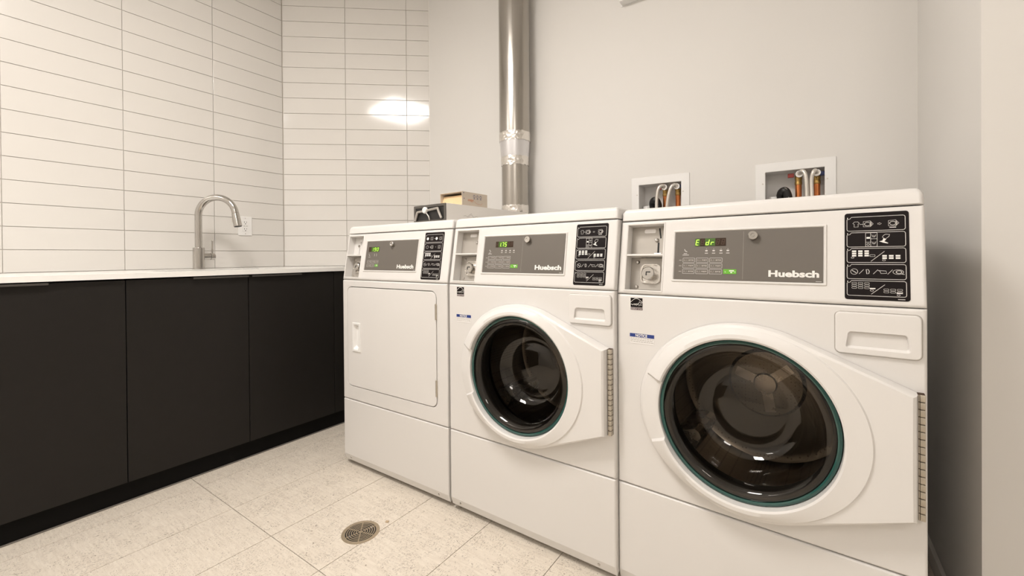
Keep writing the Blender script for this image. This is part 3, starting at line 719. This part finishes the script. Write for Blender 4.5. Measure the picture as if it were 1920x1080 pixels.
def panel_loops(hole):
    """front panel between the seams, with rounded edges, closing on the given hole outline"""
    z0, z1 = ZS2 + .0012, ZS1 - .0016
    def rad(inset, n, angs, c):
        out = []
        for a in angs:
            dx, dy = math.cos(a), math.sin(a); best = 9
            for lim, d_, o in ((A1 - inset, dx, c[0]), (A0 + inset, dx, c[0]), (z1 - inset, dy, c[1]), (z0 + inset, dy, c[1])):
                if abs(d_) > 1e-9:
                    s = (lim - o) / d_
                    if s > 0: best = min(best, s)
            out.append((c[0] + dx * best, c[1] + dy * best, n))
        return out
    return z0, z1, rad

GC = (.3420, .5850); ER = (.2640, .2410); GR = .2015
HG = [(.6630, .7120), (.6630, .4545)]
def washer(name, loc, rz, dz, off, msg, label):
    t = tag(empty(name, (loc[0], loc[1], dz), rz), label, 'washer', 'front-loading washers')
    common(t, dz); console(t, 'washer', off, msg)
    z0, z1, rad = panel_loops(None)
    corner = [math.atan2(y - GC[1], x - GC[0]) for x in (A0, A1) for y in (z0, z1)]
    angs = sorted(set([round(2 * math.pi * k / 120, 6) for k in range(120)] + [round(a % (2 * math.pi), 6) for a in corner]))
    cir = lambda r, n, A=angs: [(GC[0] + r * math.cos(a), GC[1] + r * math.sin(a), n) for a in A]
    MB().loft([rad(0, -.0203, angs, GC), rad(0, -.006, angs, GC), rad(.0018, -.002, angs, GC), rad(.006, 0, angs, GC), cir(.213, 0), cir(.211, -.018)], False, False).build('front_panel', M['enamel'], t, FRONT, 50)
    # door: moulded ring that flares out to the hinge
    def hull(a, ins=0.):
        dx, dy = math.cos(a), math.sin(a)
        best = 1 / math.sqrt((dx / (ER[0])) ** 2 + (dy / (ER[1])) ** 2)
        pts = [(ER[0] * math.cos(q), ER[1] * math.sin(q)) for q in [math.radians(d) for d in range(0, 360, 2)]]
        hp = [(x - GC[0], y - GC[1]) for x, y in HG]
        # tangent hull of ellipse and hinge corners
        for (hx, hy), sgn in zip(hp, (1, -1)):
            # tangent point maximising the angle seen from the hinge corner
            tp = max(pts, key=lambda p: sgn * (math.atan2(p[1] - hy, -(p[0] - hx))))
            s = ray_seg(dx, dy, (hx, hy), tp)
            if s and s > best: best = s
        s = ray_seg(dx, dy, hp[0], hp[1])
        if s and s > best: best = s
        return best - ins
    def ray_seg(dx, dy, p, q):
        ex, ey = q[0] - p[0], q[1] - p[1]; den = dx * ey - dy * ex
        if abs(den) < 1e-9: return None
        s = (p[0] * ey - p[1] * ex) / den; u = (p[0] * dy - p[1] * dx) / den
        return s if s > 0 and -1e-6 <= u <= 1 + 1e-6 else None
    ZN0, ZN1 = .4875 - GC[1], .6620 - GC[1]
    nang = []
    for zn in (ZN0, ZN1):
        a = math.pi - math.asin(zn / .232); nang += [a - .012, a + .012]
    nang.sort()
    hang = [math.atan2(y - GC[1], x - GC[0]) % (2 * math.pi) for x, y in HG]
    base = [2 * math.pi * k / 144 for k in range(144)]
    base = [a for a in base if min(abs(a - b) for b in nang) > .02]
    A = sorted(base + nang + hang + [h + d for h in hang for d in (-.02, .02)])
    A = [a % (2 * math.pi) for a in A]; A.sort()
    grip = lambda a: 1. if nang[1] - 1e-6 <= a <= nang[2] + 1e-6 else 0.
    Hh = {a: hull(a) for a in A}
    def lp(fr, nf): return [(GC[0] + fr(a) * math.cos(a), GC[1] + fr(a) * math.sin(a), nf(a)) for a in A]
    ell = lambda a, k: k / math.sqrt((math.cos(a) / ER[0]) ** 2 + (math.sin(a) / ER[1]) ** 2)
    # on the latch side the edge sits low, towards the hinge it stands proud
    edge = lambda a: .020 + .022 * max(0., (math.cos(a) + .55) / 1.55) ** .7
    d = MB().loft([lp(lambda a: Hh[a], lambda a: .0015), lp(lambda a: Hh[a], lambda a: edge(a) * .62), lp(lambda a: Hh[a] - .0035, lambda a: edge(a) * .9), lp(lambda a: Hh[a] - .009, lambda a: edge(a)),
                   lp(lambda a: min(ell(a, .962), Hh[a] - .0105), lambda a: edge(a) + .0005), lp(lambda a: min(ell(a, .950), Hh[a] - .0125), lambda a: max(edge(a), .028) + .0045 - .004 * grip(a)),
                   lp(lambda a: .2180, lambda a: .0470 - .0110 * grip(a)), lp(lambda a: .2085, lambda a: .0480 - .0120 * grip(a)), lp(lambda a: GR + .0025, lambda a: .0450 - .0110 * grip(a)), lp(lambda a: GR + .0005, lambda a: .0180), lp(lambda a: GR + .004, lambda a: .0020)], False, False).build('door', M['enamel_door'], t, FRONT, 32)
    MB().lathe([(GR, .020), (GR - .001, .0275), (GR - .0065, .0300), (GR - .0095, .0285), (GR - .0100, .019)], GC[0], GC[1], 96).build('glass_rim', M['teal'], d, FRONT)
    MB().lathe([(GR - .0100, .0265), (.182, .0315), (.172, .0290), (.163, .012), (.156, -.020), (.144, -.058), (.118, -.082), (.098, -.087), (.085, -.080), (.060, -.074), (.0, -.072)], GC[0], GC[1], 96).build('glass', M['glass'], d, FRONT, 60)
    MB().lathe([(GR - .0015, .0190), (GR - .013, .0165), (.183, .004)], GC[0], GC[1], 72).build('inner_ring', M['gasket'], d, FRONT, 60)
    MB().lathe([(.211, -.019), (.205, -.030), (.190, -.034), (.186, -.052), (.200, -.062), (.215, -.085), (.235, -.095)], GC[0], GC[1], 72).build('gasket', M['gasket'], t, FRONT, 60)
    dr = MB().lathe([(.205, -.088), (.240, -.098), (.247, -.110), (.247, -.370), (.225, -.385), (.110, -.385), (.100, -.370), (.0, -.370)], GC[0], GC[1], 72).build('drum', M['drum'], t, FRONT)
    for k in range(3):
        a = math.radians(100 + 120 * k); ca, sa = math.cos(a), math.sin(a)
        P = lambda r, s_, n: (GC[0] + r * ca - s_ * sa, GC[1] + r * sa + s_ * ca, n)
        MB().loft([[P(.248, -.042, -.13), P(.195, -.014, -.15), P(.190, 0, -.15), P(.195, .014, -.15), P(.248, .042, -.13)], [P(.248, -.042, -.36), P(.195, -.014, -.34), P(.190, 0, -.34), P(.195, .014, -.34), P(.248, .042, -.36)]], True, True, False).build('baffle', M['steel'], dr, FRONT)
    hb = MB()                                                        # back of the drum: raised three-armed spider
    for k in range(3):
        a = math.radians(40 + 120 * k); hb.rib([(GC[0] + r * math.cos(a), GC[1] + r * math.sin(a)) for r in (.01, .09)], .03, -.366)
    hb.lathe([(.0, -.356), (.030, -.358), (.034, -.368)], GC[0], GC[1], 32); hb.build('drum_hub', M['steel'], dr, FRONT)
    # piano hinge
    hx0, hx1 = .6635, .6745
    hg = MB().box(hx0, hx1, HG[1][1], HG[0][1], .001, .0165).build('hinge', M['rust'], t, FRONT, 0)
    NK = 17; hh = (HG[0][1] - HG[1][1]) / NK
    km = MB().box(hx0 + .0032, hx1 + .0006, -hh / 2 + .0007, hh / 2 - .0007, .004, .0205, .0012).mesh('knuckle', M['hinge'])
    for k in range(NK):
        link('knuckle', km, hg, FRONT @ Matrix.Translation((0, HG[1][1] + (k + .5) * hh, 0)))
    pm = MB()
    for k in range(NK): pm.box(hx0 + .0010, hx0 + .0026, HG[1][1] + k * hh + .0009, HG[1][1] + (k + 1) * hh - .0009, .012, .0178)
    pm.build('hinge_leaf', M['hinge'], hg, FRONT, 0)
    # detergent drawer with its pocket
    x0, x1, y0, y1 = .5290, .6714, .7783, .8702; dc = ((x0 + x1) / 2, (y0 + y1) / 2)
    pc = (.6010, .8098); n = 6
    def pk(w_, h_, r_, z, tap=0., dy=0.):
        return [(pc[0] + (x - pc[0]) * (1 + tap * ((y - pc[1]) / h_)), y + dy, z) for x, y in rr(pc[0], pc[1], w_, h_, r_, n)]
    R = lambda w_, r_, z: [(x, y, z) for x, y in rr(dc[0], dc[1], x1 - x0 - w_, y1 - y0 - w_, r_, n)]
    MB().loft([R(0, .010, .0008), R(0, .010, .0040), R(.003, .009, .0066), R(.007, .008, .0072), pk(.103, .0375, .006, .0072, -.10), pk(.100, .0355, .006, .0055, -.10), pk(.092, .0150, .006, -.026, -.1, .0105), pk(.088, .012, .005, -.028, -.1, .0105)], False, True).build('detergent_drawer', M['enamel_door'], t, FRONT, 40)
    MB().frame(dc[0], dc[1], x1 - x0 + .0034, y1 - y0 + .0034, .0115, .0026, .0006).build('drawer_gap', M['plastic_grey'], t, FRONT)
    # stickers
    es = MB().plate(.0641, .8570, .0385, .0375, .0008, .0004, .0001).build('emblem_sticker', M['sticker'], t, FRONT)
    F1 = FRONT @ Matrix.Translation((0, 0, .0006)); F2_ = FRONT @ Matrix.Translation((0, 0, .0009))
    MB().rect(.0460, .8470, .0823, .8746).build('emblem_ground', M['black'], es, F1, 0)
    MB().rect(.0460, .8393, .0823, .8461).build('emblem_band', M['maroon'], es, F1, 0)
    e = MB()
    e.rib([(.0466 + .0352 * k / 12, .8615 + .0112 * math.sin(math.pi * k / 12) + .0002) for k in range(13)], .0011)
    e.rib([(.0478 + .0210 * k / 14, .8545 + .0018 * math.sin(k * 1.35) + .00016 * k) for k in range(15)], .0013)
    e.rib([(.060, .8575), (.060, .8525)], .0011); e.rib([(.0655, .8570), (.0645, .8520)], .0011)
    st = []
    for k in range(10):
        r = .0072 if k % 2 == 0 else .0030; a = math.radians(100 + 36 * k); st.append((.0742 + r * math.cos(a), .8580 + r * math.sin(a)))
    e.rib(st, .0010, 0, True)
    v_, f_ = text('ENERGY STAR', .005, .0475, .8408, 0, 0, .0333, .0036); e.add(v_, f_)
    e.build('emblem_print', M['ink_white'], es, F2_, 0)
    ns = MB().plate(.0795, .7556, .0740, .0310, .0006, .0004, .0001).build('notice_sticker', M['sticker'], t, FRONT)
    MB().rect(.0429, .7598, .1161, .7705).build('notice_band', M['blue'], ns, F1, 0)
    e = MB(); v_, f_ = text('NOTICE', .012, .0605, .7611, 0, .0004, .0350, .0082); e.add(v_, f_); e.build('notice_title', M['ink_white'], ns, F2_, 0)
    e = MB(); rnd = random.Random(3)
    for r in range(3):
        x = .0455; y = .7555 - r * .0047
        while x < .111:
            w_ = rnd.uniform(.0035, .009); e.rect(x, y, min(x + w_, .1135), y + .0017); x += w_ + .0014
    e.rib(rr(.0795, .7556, .0720, .0290, .0004, 1), .0004, 0, True)
    e.build('notice_text', M['ink_dim'], ns, F1, 0)
    return t

def dryer(name, loc, rz, off, msg, label):
    t = tag(empty(name, (loc[0], loc[1], 0), rz), label, 'dryer')
    common(t, 0.); console(t, 'dryer', off, msg)
    x0, x1, y0, y1 = .0380, .6240, .3845, .8535; c = ((x0 + x1) / 2, (y0 + y1) / 2); n = 8
    z0, z1 = ZS2 + .0012, ZS1 - .0016; pc = ((A0 + A1) / 2, (z0 + z1) / 2); pw, ph = A1 - A0, z1 - z0
    P = lambda ins, r, z: [(x, y, z) for x, y in rr(pc[0], pc[1], pw - 2 * ins, ph - 2 * ins, r, n)]
    D = lambda ins, r, z: [(x, y, z) for x, y in rr(c[0], c[1], x1 - x0 - 2 * ins, y1 - y0 - 2 * ins, r, n)]
    MB().loft([P(0, .002, -.0203), P(0, .002, -.006), P(.0018, .002, -.002), P(.006, .002, 0), D(-.0012, .031, 0), D(0, .030, -.001), D(.0005, .030, -.012), D(.03, .02, -.012)], False, False).build('front_panel', M['enamel'], t, FRONT, 50)
    hp = (.1105, .6185)
    H = lambda w_, h_, r, z: [(x, y, z) for x, y in rr(hp[0], hp[1], w_, h_, r, n)]
    d = MB().loft([D(.0032, .028, -.011), D(.0032, .028, -.001), D(.0040, .027, .0010), D(.0065, .025, .0018), H(.056, .132, .004, .0018)], False, False).build('door', M['enamel_door'], t, FRONT, 50)
    MB().loft([H(.0585, .1350, .004, .0018), H(.0585, .1350, .004, .0050), H(.0555, .132, .004, .0062), H(.040, .118, .006, .0062), H(.036, .112, .010, .004), H(.026, .096, .012, -.0085)], False, True).build('pull_handle', M['white_plastic'], d, FRONT, 50)
    MB().loft([D(.0010, .029, -.0112), D(.0040, .028, -.0112)], False, False).build('door_gap', M['rust'], d, FRONT)
    for a, b in ((.7384, .8021), (.4313, .4974)):
        MB().box(x1 - .0070, x1 + .0015, a, b, -.006, .0042, .0012).build('hinge', M['hinge'], d, FRONT)
        h = link('hinge_pin', MB().tube([(x1 - .0005, a + .002, .004), (x1 - .0005, b - .002, .004)], .0026, 10).mesh('hinge_pin', M['hinge']), d, FRONT)
    return t

DZ3 = -.0091
dryer('clothes_dryer', (-1.8423, 1.2321), math.radians(.207), -.012, [' ', '1', '9', '0'], 'white coin-operated tumble dryer with a plain square door')
washer('washing_machine', (-1.1553, 1.2349), math.radians(-.8014), 0., -.004, [' ', '1.', '7', '5', ' ', ' '], 'white front-loading coin washer next to the dryer')
washer('washing_machine', (-.4777, 1.2447), math.radians(-3.538), DZ3, 0., ['E', ' ', 'd', 'r', ' ', ' '], 'white front-loading coin washer next to the return wall')

# ------------------------------------------------------------------ metal box and carton on the dryer
MBX = Matrix.Translation((-1.2645, 1.3415, LIDT)) @ Matrix.Rotation(math.radians(-4.2), 4, 'Z')
bw, bl, bh = .212, .585, .0795
t = tag(empty('coin_box'), 'long grey metal box with a dark front plate lying on the dryer', 'box'); t.matrix_world = MBX
MB().box(-bw, 0, .002, bl, .0004, bh, .0012).build('body', M['box_grey'], t)
BF = frame_mx((-bw, .002, 0), (1, 0, 0), (0, 0, 1))
fp = MB().loft([[(x, y, z) for x, y in rr(bw / 2, bh / 2, bw - a, bh - a, .003, 3)] for a, z in ((0, 0), (0, .003), (.001, .004), (.022, .004), (.025, .0008))], False, True).build('front_plate', M['box_front'], t, BF)
MB().rect(.0135, .0130, bw - .0135, bh - .0130, .0015).build('recess', M['box_black'], fp, BF, 0)
for s in ((.014, .012, .030, .048), (.030, .050, .070, .052), (.095, .054, .168, .060), (.165, .061, .176, .040), (.176, .040, .190, .016)):
    MB().tube([(s[0], s[1], .0085), (s[2], s[3], .0085)], .0052, 8).build('bracket_arm', M['plastic_grey'], fp, BF)
MB().lathe([(.0, .016), (.011, .0155), (.0145, .012), (.0145, .004)], .083, .056, 28).build('knob', M['white_plastic'], fp, BF)
MB().tube([(.090, .044, .006), (.108, .026, .007), (.112, .010, .006)], .003, 8).build('link_rod', M['steel'], fp, BF)
BS = frame_mx((0, 0, 0), (0, 1, 0), (0, 0, 1))
s = MB(); rnd = random.Random(5)
s.rib([(.105 + .012 * k, .030 + .003 * math.sin(k * 2.1) + (.012 if k == 4 else 0)) for k in range(9)], .0018); s.rib([(.13, .030), (.145, .040), (.155, .036), (.168, .030)], .0012)
s.build('side_emblem', M['ink_dim'], t, BS @ Matrix.Translation((0, 0, .0004)), 0)

MCX = Matrix.Translation((-1.2740, 1.4560, LIDT + bh + .0004)) @ Matrix.Rotation(math.radians(-3.), 4, 'Z')
t = tag(empty('cardboard_carton'), 'small open cardboard carton on top of the grey metal box', 'carton'); t.matrix_world = MCX
cw, cl, ch, th = .142, .172, .0640, .0022
m = MB(); m.box(-cw, 0, 0, cl, 0, th); m.box(-cw, 0, 0, cl, ch - th, ch); m.box(-cw, -cw + th, 0, cl, th, ch - th); m.box(-th, 0, 0, cl, th, ch - th); m.box(-cw + th, -th, cl - th, cl, th, ch - th)
m.build('carton_body', M['card_out'], t, smooth=0)
MB().add([(-cw + .003, .006, th), (-.003, .006, th), (-.003, .020, ch - .014), (-cw + .003, .020, ch - .014), (-cw + .003, .10, ch - .010), (-.003, .10, ch - .010)], [(0, 1, 2, 3), (3, 2, 5, 4)]).build('inner_flap', M['card'], t, smooth=0)
CS = frame_mx((.0005, 0, 0), (0, 1, 0), (0, 0, 1))
n = MB()
for k, x in enumerate((.080, .102, .124)):
    n.circ(x, .0470, .0055, .0065, .0022, n=12); n.rect(x - .006, .0350, x + .006, .0372)
for x, y in ((.010, .058), (.013, .033)): n.disc(x, y, .0025, .0001, 0, 8)
n.build('navy_print', M['navy_ink'], t, CS, 0)
n = MB(); v_, f_ = text('copy', .02, .038, .0190, 0, .0003, .038, .0125); n.add(v_, f_)
n.rib([(.080 + .007 * k, .024 - .011 * math.sin(min(1, k / 4) * 1.57) + (.008 if k == 8 else 0)) for k in range(9)], .0010); n.build('orange_print', M['orange_ink'], t, CS, 0)

# ------------------------------------------------------------------ exhaust duct
DXC, DYC = -1.3640, 2.0140
t = tag(empty('exhaust_duct', (DXC, DYC, 0)), 'galvanised steel exhaust duct rising behind the dryer to the ceiling', 'duct')
MB().lathe([(.0855, 1.655), (.0868, 1.652), (.0868, CEIL - .001)], 0, 0, 64).build('upper_pipe', M['galv'], t)
MB().lathe([(.0750, 1.522), (.0768, 1.525), (.0850, 1.632), (.0862, 1.660)], 0, 0, 64).build('reducer', M['lightmetal'], t)
MB().lathe([(.0755, .42), (.0755, 1.530)], 0, 0, 64).build('lower_pipe', M['galv'], t)
MB().lathe([(.0765, .12), (.0765, .425)], 0, 0, 48, True, True).build('boot', M['galv'], t)
MB().tube([(0, -.05, .22), (0, -.078, .22)], .052, 32).build('collar', M['galv'], t)
for z0_, z1_, r0_, r1_ in ((1.632, 1.682, .0870, .0885), (1.498, 1.546, .0772, .0790), (1.232, 1.275, .0772, .0772)):
    m = MB(); n = 72; rnd = random.Random(int(z0_ * 100)); L = []
    for z, r in ((z0_, r0_ - .0004), (z0_ + (z1_ - z0_) * .1, r0_), (z0_ + (z1_ - z0_) * .35, r0_), (z0_ + (z1_ - z0_) * .65, r1_), (z1_ - (z1_ - z0_) * .1, r1_), (z1_, r1_ - .0004)):
        L.append([((r + rnd.uniform(-.0004, .0011)) * math.cos(2 * math.pi * k / n), (r + rnd.uniform(-.0004, .0011)) * math.sin(2 * math.pi * k / n), z + rnd.uniform(-.003, .003)) for k in range(n)])
    m.loft(L, False, False).build('foil_tape', M['foil'], t, smooth=25)
for a, z0_, z1_, r in ((-62, 1.69, CEIL - .002, .0868), (-40, .43, 1.50, .0755)):
    ca, sa = math.cos(math.radians(a)), math.sin(math.radians(a))
    MB().tube([(r * ca, r * sa, z0_), (r * ca, r * sa, z1_)], .0019, 8).build('seam', M['galv'], t)

# ------------------------------------------------------------------ recessed supply boxes, pipes and hoses
BD = .092
def supply_box(h, label, pipes, hot, flip):
    x0, x1, z0_, z1_ = h; cx, cz = (x0 + x1) / 2, (z0_ + z1_) / 2
    t = tag(empty('supply_box', (cx, YW, z0_)), label, 'supply box', 'recessed washer supply boxes')
    FM = frame_mx((0, 0, (z1_ - z0_) / 2), (1, 0, 0), (0, 0, 1)); w_, h_ = x1 - x0, z1_ - z0_
    MB().loft([[(x, y, z) for x, y in rr(0, .0, w_ + a, h_ + a, r, 3)] for a, r, z in ((.072, .002, .0005), (.072, .002, .003), (.070, .002, .0042), (.004, .002, .0042), (-.001, .002, .003), (-.001, .002, -BD))], False, True).build('housing', M['white_plastic'], t, FM, 30)
    for sx in (-1, 1):
        for sy in (.052,): MB().disc(sx * (w_ / 2 + .008), sy, .0032, .0012, .0040, 12).build('screw', M['steel'], t, FM)
    for k, (px, pz) in enumerate(pipes):
        px -= cx
        p = MB().tube([(px, .042, .0008), (px, .042, pz - z0_ - .022)], .0115, 20).build('copper_pipe', M['copper'], t)
        v = MB().tube([(px, .042, pz - z0_ + q) for q in (-.026, -.0245, -.014, -.012, -.006, .002, .012, .024)], [.0118, .0132, .0132, .0118, .0126, .0134, .0134, .0120], 18).build('valve', M['brass'], t)
        MB().tube([(px, .042, pz - z0_ + .014), (px, .004, pz - z0_ + .014)], .0095, 16).build('outlet_stub', M['brass'], v)
        sx = -1 if k == 0 else 1
        xh = px + sx * (.026 if k == 0 else .019)
        MB().box(xh - .011, xh + .011, .022, .034, pz - z0_ + .005, pz - z0_ + .022, .002).build('valve_handle', M['redplastic' if k == 0 else 'blueplastic'], v)
    MB().tube([(-w_ * .36, .05, .001), (-w_ * .36, .05, .10)], .022, 24, True).build('drain_standpipe', M['white_plastic'], t)
    return t
supply_box(HOLES[0], 'white recessed supply box above the washer next to the dryer', [(-.5715, 1.303), (-.5125, 1.303)], 0, 0)
supply_box(HOLES[1], 'white recessed supply box above the washer next to the return wall', [(-.0315, 1.304), (.0310, 1.302)], 0, 1)
def smooth_path(P, n=8):
    P = [Vector(p) for p in P]; out = []
    for i in range(len(P) - 1):
        a, b, c, d = P[max(i - 1, 0)], P[i], P[i + 1], P[min(i + 2, len(P) - 1)]
        for k in range(n):
            s = k / n; out.append(.5 * ((2 * b) + (c - a) * s + (2 * a - 5 * b + 4 * c - d) * s ** 2 + (3 * b - a - 3 * c + d) * s ** 3))
    return out + [P[-1]]
def supply_hose(cx, cz, pts, label):
    t = tag(empty('supply_hose', (cx, YW, cz)), label, 'hose', 'braided supply hoses')
    yo = .002
    P = [(cx, YW + .012, cz), (cx, YW + yo, cz)] + pts
    MB().tube([Vector((0, .022, 0)), Vector((0, -.002, 0))], .0125, 18).build('coupling', M['steel'], t)
    m = MB(); m.ring(0, 0, .0135, .0105, 0, .003, 28); m.build('coupling_ring', M['white_plastic'], t, frame_mx((0, -.002, 0), (1, 0, 0), (0, 0, 1)))
    MB().tube([p - Vector((cx, YW, cz)) for p in smooth_path([Vector(q) for q in P[1:]])], .0073, 14).build('braided_tube', M['braid'], t)
yh = YW + .002
supply_hose(-.5650, 1.3150, [(-.572, yh - .014, 1.322), (-.586, yh - .022, 1.312), (-.594, yh - .024, 1.275), (-.597, yh - .024, 1.215), (-.60, yh - .03, 1.10), (-.60, yh - .05, .90), (-.60, yh - .16, .78)], 'braided hose curling off the pipe nearer the black hose, beside the dryer duct')
supply_hose(-.5080, 1.3140, [(-.515, yh - .014, 1.321), (-.529, yh - .022, 1.310), (-.541, yh - .024, 1.270), (-.549, yh - .024, 1.210), (-.555, yh - .03, 1.10), (-.555, yh - .05, .90), (-.555, yh - .16, .78)], 'braided hose on the pipe at the edge of the supply box nearer the duct')
supply_hose(-.0275, 1.3170, [(-.021, yh - .014, 1.326), (-.010, yh - .022, 1.318), (-.0048, yh - .024, 1.285), (-.0025, yh - .024, 1.220), (-.002, yh - .03, 1.10), (-.002, yh - .05, .90), (-.002, yh - .17, .78)], 'braided hose on the hot pipe with the red valve handle nearer the return wall')
supply_hose(.0300, 1.3155, [(.0255, yh - .014, 1.324), (.018, yh - .022, 1.314), (.0125, yh - .019, 1.285), (.0135, yh - .020, 1.220), (.015, yh - .03, 1.10), (.016, yh - .05, .90), (.018, yh - .17, .78)], 'braided hose on the cold pipe with the blue valve handle nearer the return wall')
def drain_hose(xl, xr, zt, label):
    t = tag(empty('drain_hose', ((xl + xr) / 2, YW, zt)), label, 'hose', 'black drain hoses')
    o = Vector(((xl + xr) / 2, YW, zt)); r = .0155
    P = [(xl, YW + .045, zt - .11), (xl, YW + .042, zt - .050), (xl + .004, YW + .030, zt - .022), ((xl + xr) / 2 - .004, YW + .012, zt - r + .001), (xr - .014, YW + .012, zt - .024), (xr - .010, YW + .014, zt - .055), (xr - .032, YW - .012, zt - .105), (xr - .046, YW - .030, zt - .19), (xr - .046, YW - .05, zt - .40), (xr - .046, YW - .17, zt - .55)]
    MB().tube([p - o for p in smooth_path(P)], r, 18).build('rubber_tube', M['rubber'], t)
    Q = [p - o for p in smooth_path(P)]
    MB().tube([q + Vector((.003, -.0135, .009)) for q in Q[18:42]], .0011, 6).build('mould_line', M['plastic_grey'], t)
drain_hose(-.634, -.588, 1.274, 'black rubber drain hose looping into the supply box nearer the duct')
drain_hose(-.096, -.058, 1.270, 'black rubber drain hose looping into the supply box nearer the return wall')

# wall unit high on the painted wall
t = tag(empty('wall_unit', (-.600, YW, 2.248)), 'white box-shaped unit mounted high on the painted wall', 'wall unit')
MB().box(-.168, .168, -.048, -.002, 0, .16, .004).build('housing', M['white_plastic'], t)
MB().box(-.174, .174, -.002, 0, -.004, .165, .0008).build('back_plate', M['white_plastic'], t)
for s in (-.09, .09): MB().lathe([(.045, 0), (.045, .012), (.036, .018), (.0, .020)], s, .09, 28).build('lamp_head', M['white_plastic'], t, frame_mx((0, -.048, 0), (1, 0, 0), (0, 0, 1)))

# ------------------------------------------------------------------ floor drain and chip
t = tag(empty('floor_drain', (-1.3300, .9540, 0)), 'round bronze floor drain grate set in the tiles', 'drain')
MB().disc(0, 0, .054, .0005, .0002, 48).build('well_shade_disc', M['box_black'], t)  # flat disc on the tile; black colour stands in for shade inside the drain
MB().lathe([(.0660, .0002), (.0655, .0016), (.0560, .0020), (.0535, .0016), (.0530, .0004)], 0, 0, 64).build('rim', M['drain'], t)
for r in (.0475, .0395, .0315, .0235, .0155): MB().ring(0, 0, r + .0016, r - .0016, .0008, .0016, 48).build('grate_ring', M['drain'], t)
MB().disc(0, 0, .0075, .0012, .0007, 24, .0004).build('hub', M['drain'], t)
for k in range(6):
    a = math.radians(15 + 60 * k)
    MB().box(.006, .0535, -.0017, .0017, .0007, .0019).build('spoke', M['drain'], t, Matrix.Rotation(a, 4, 'Z'), 0)
for a in (75, 255): MB().disc(.040 * math.cos(math.radians(a)), .040 * math.sin(math.radians(a)), .0042, .0016, .0007, 14, .0005).build('screw', M['steel'], t)
tag(MB().box(-.006, .006, -.0045, .0045, 0, .005, .0016).build('chip', M['crumb'], None, Matrix.Translation((-1.2976, 1.0458, 0)) @ Matrix.Rotation(.5, 4, 'Z')), 'tiny beige chip lying on the floor near the drain', 'debris')
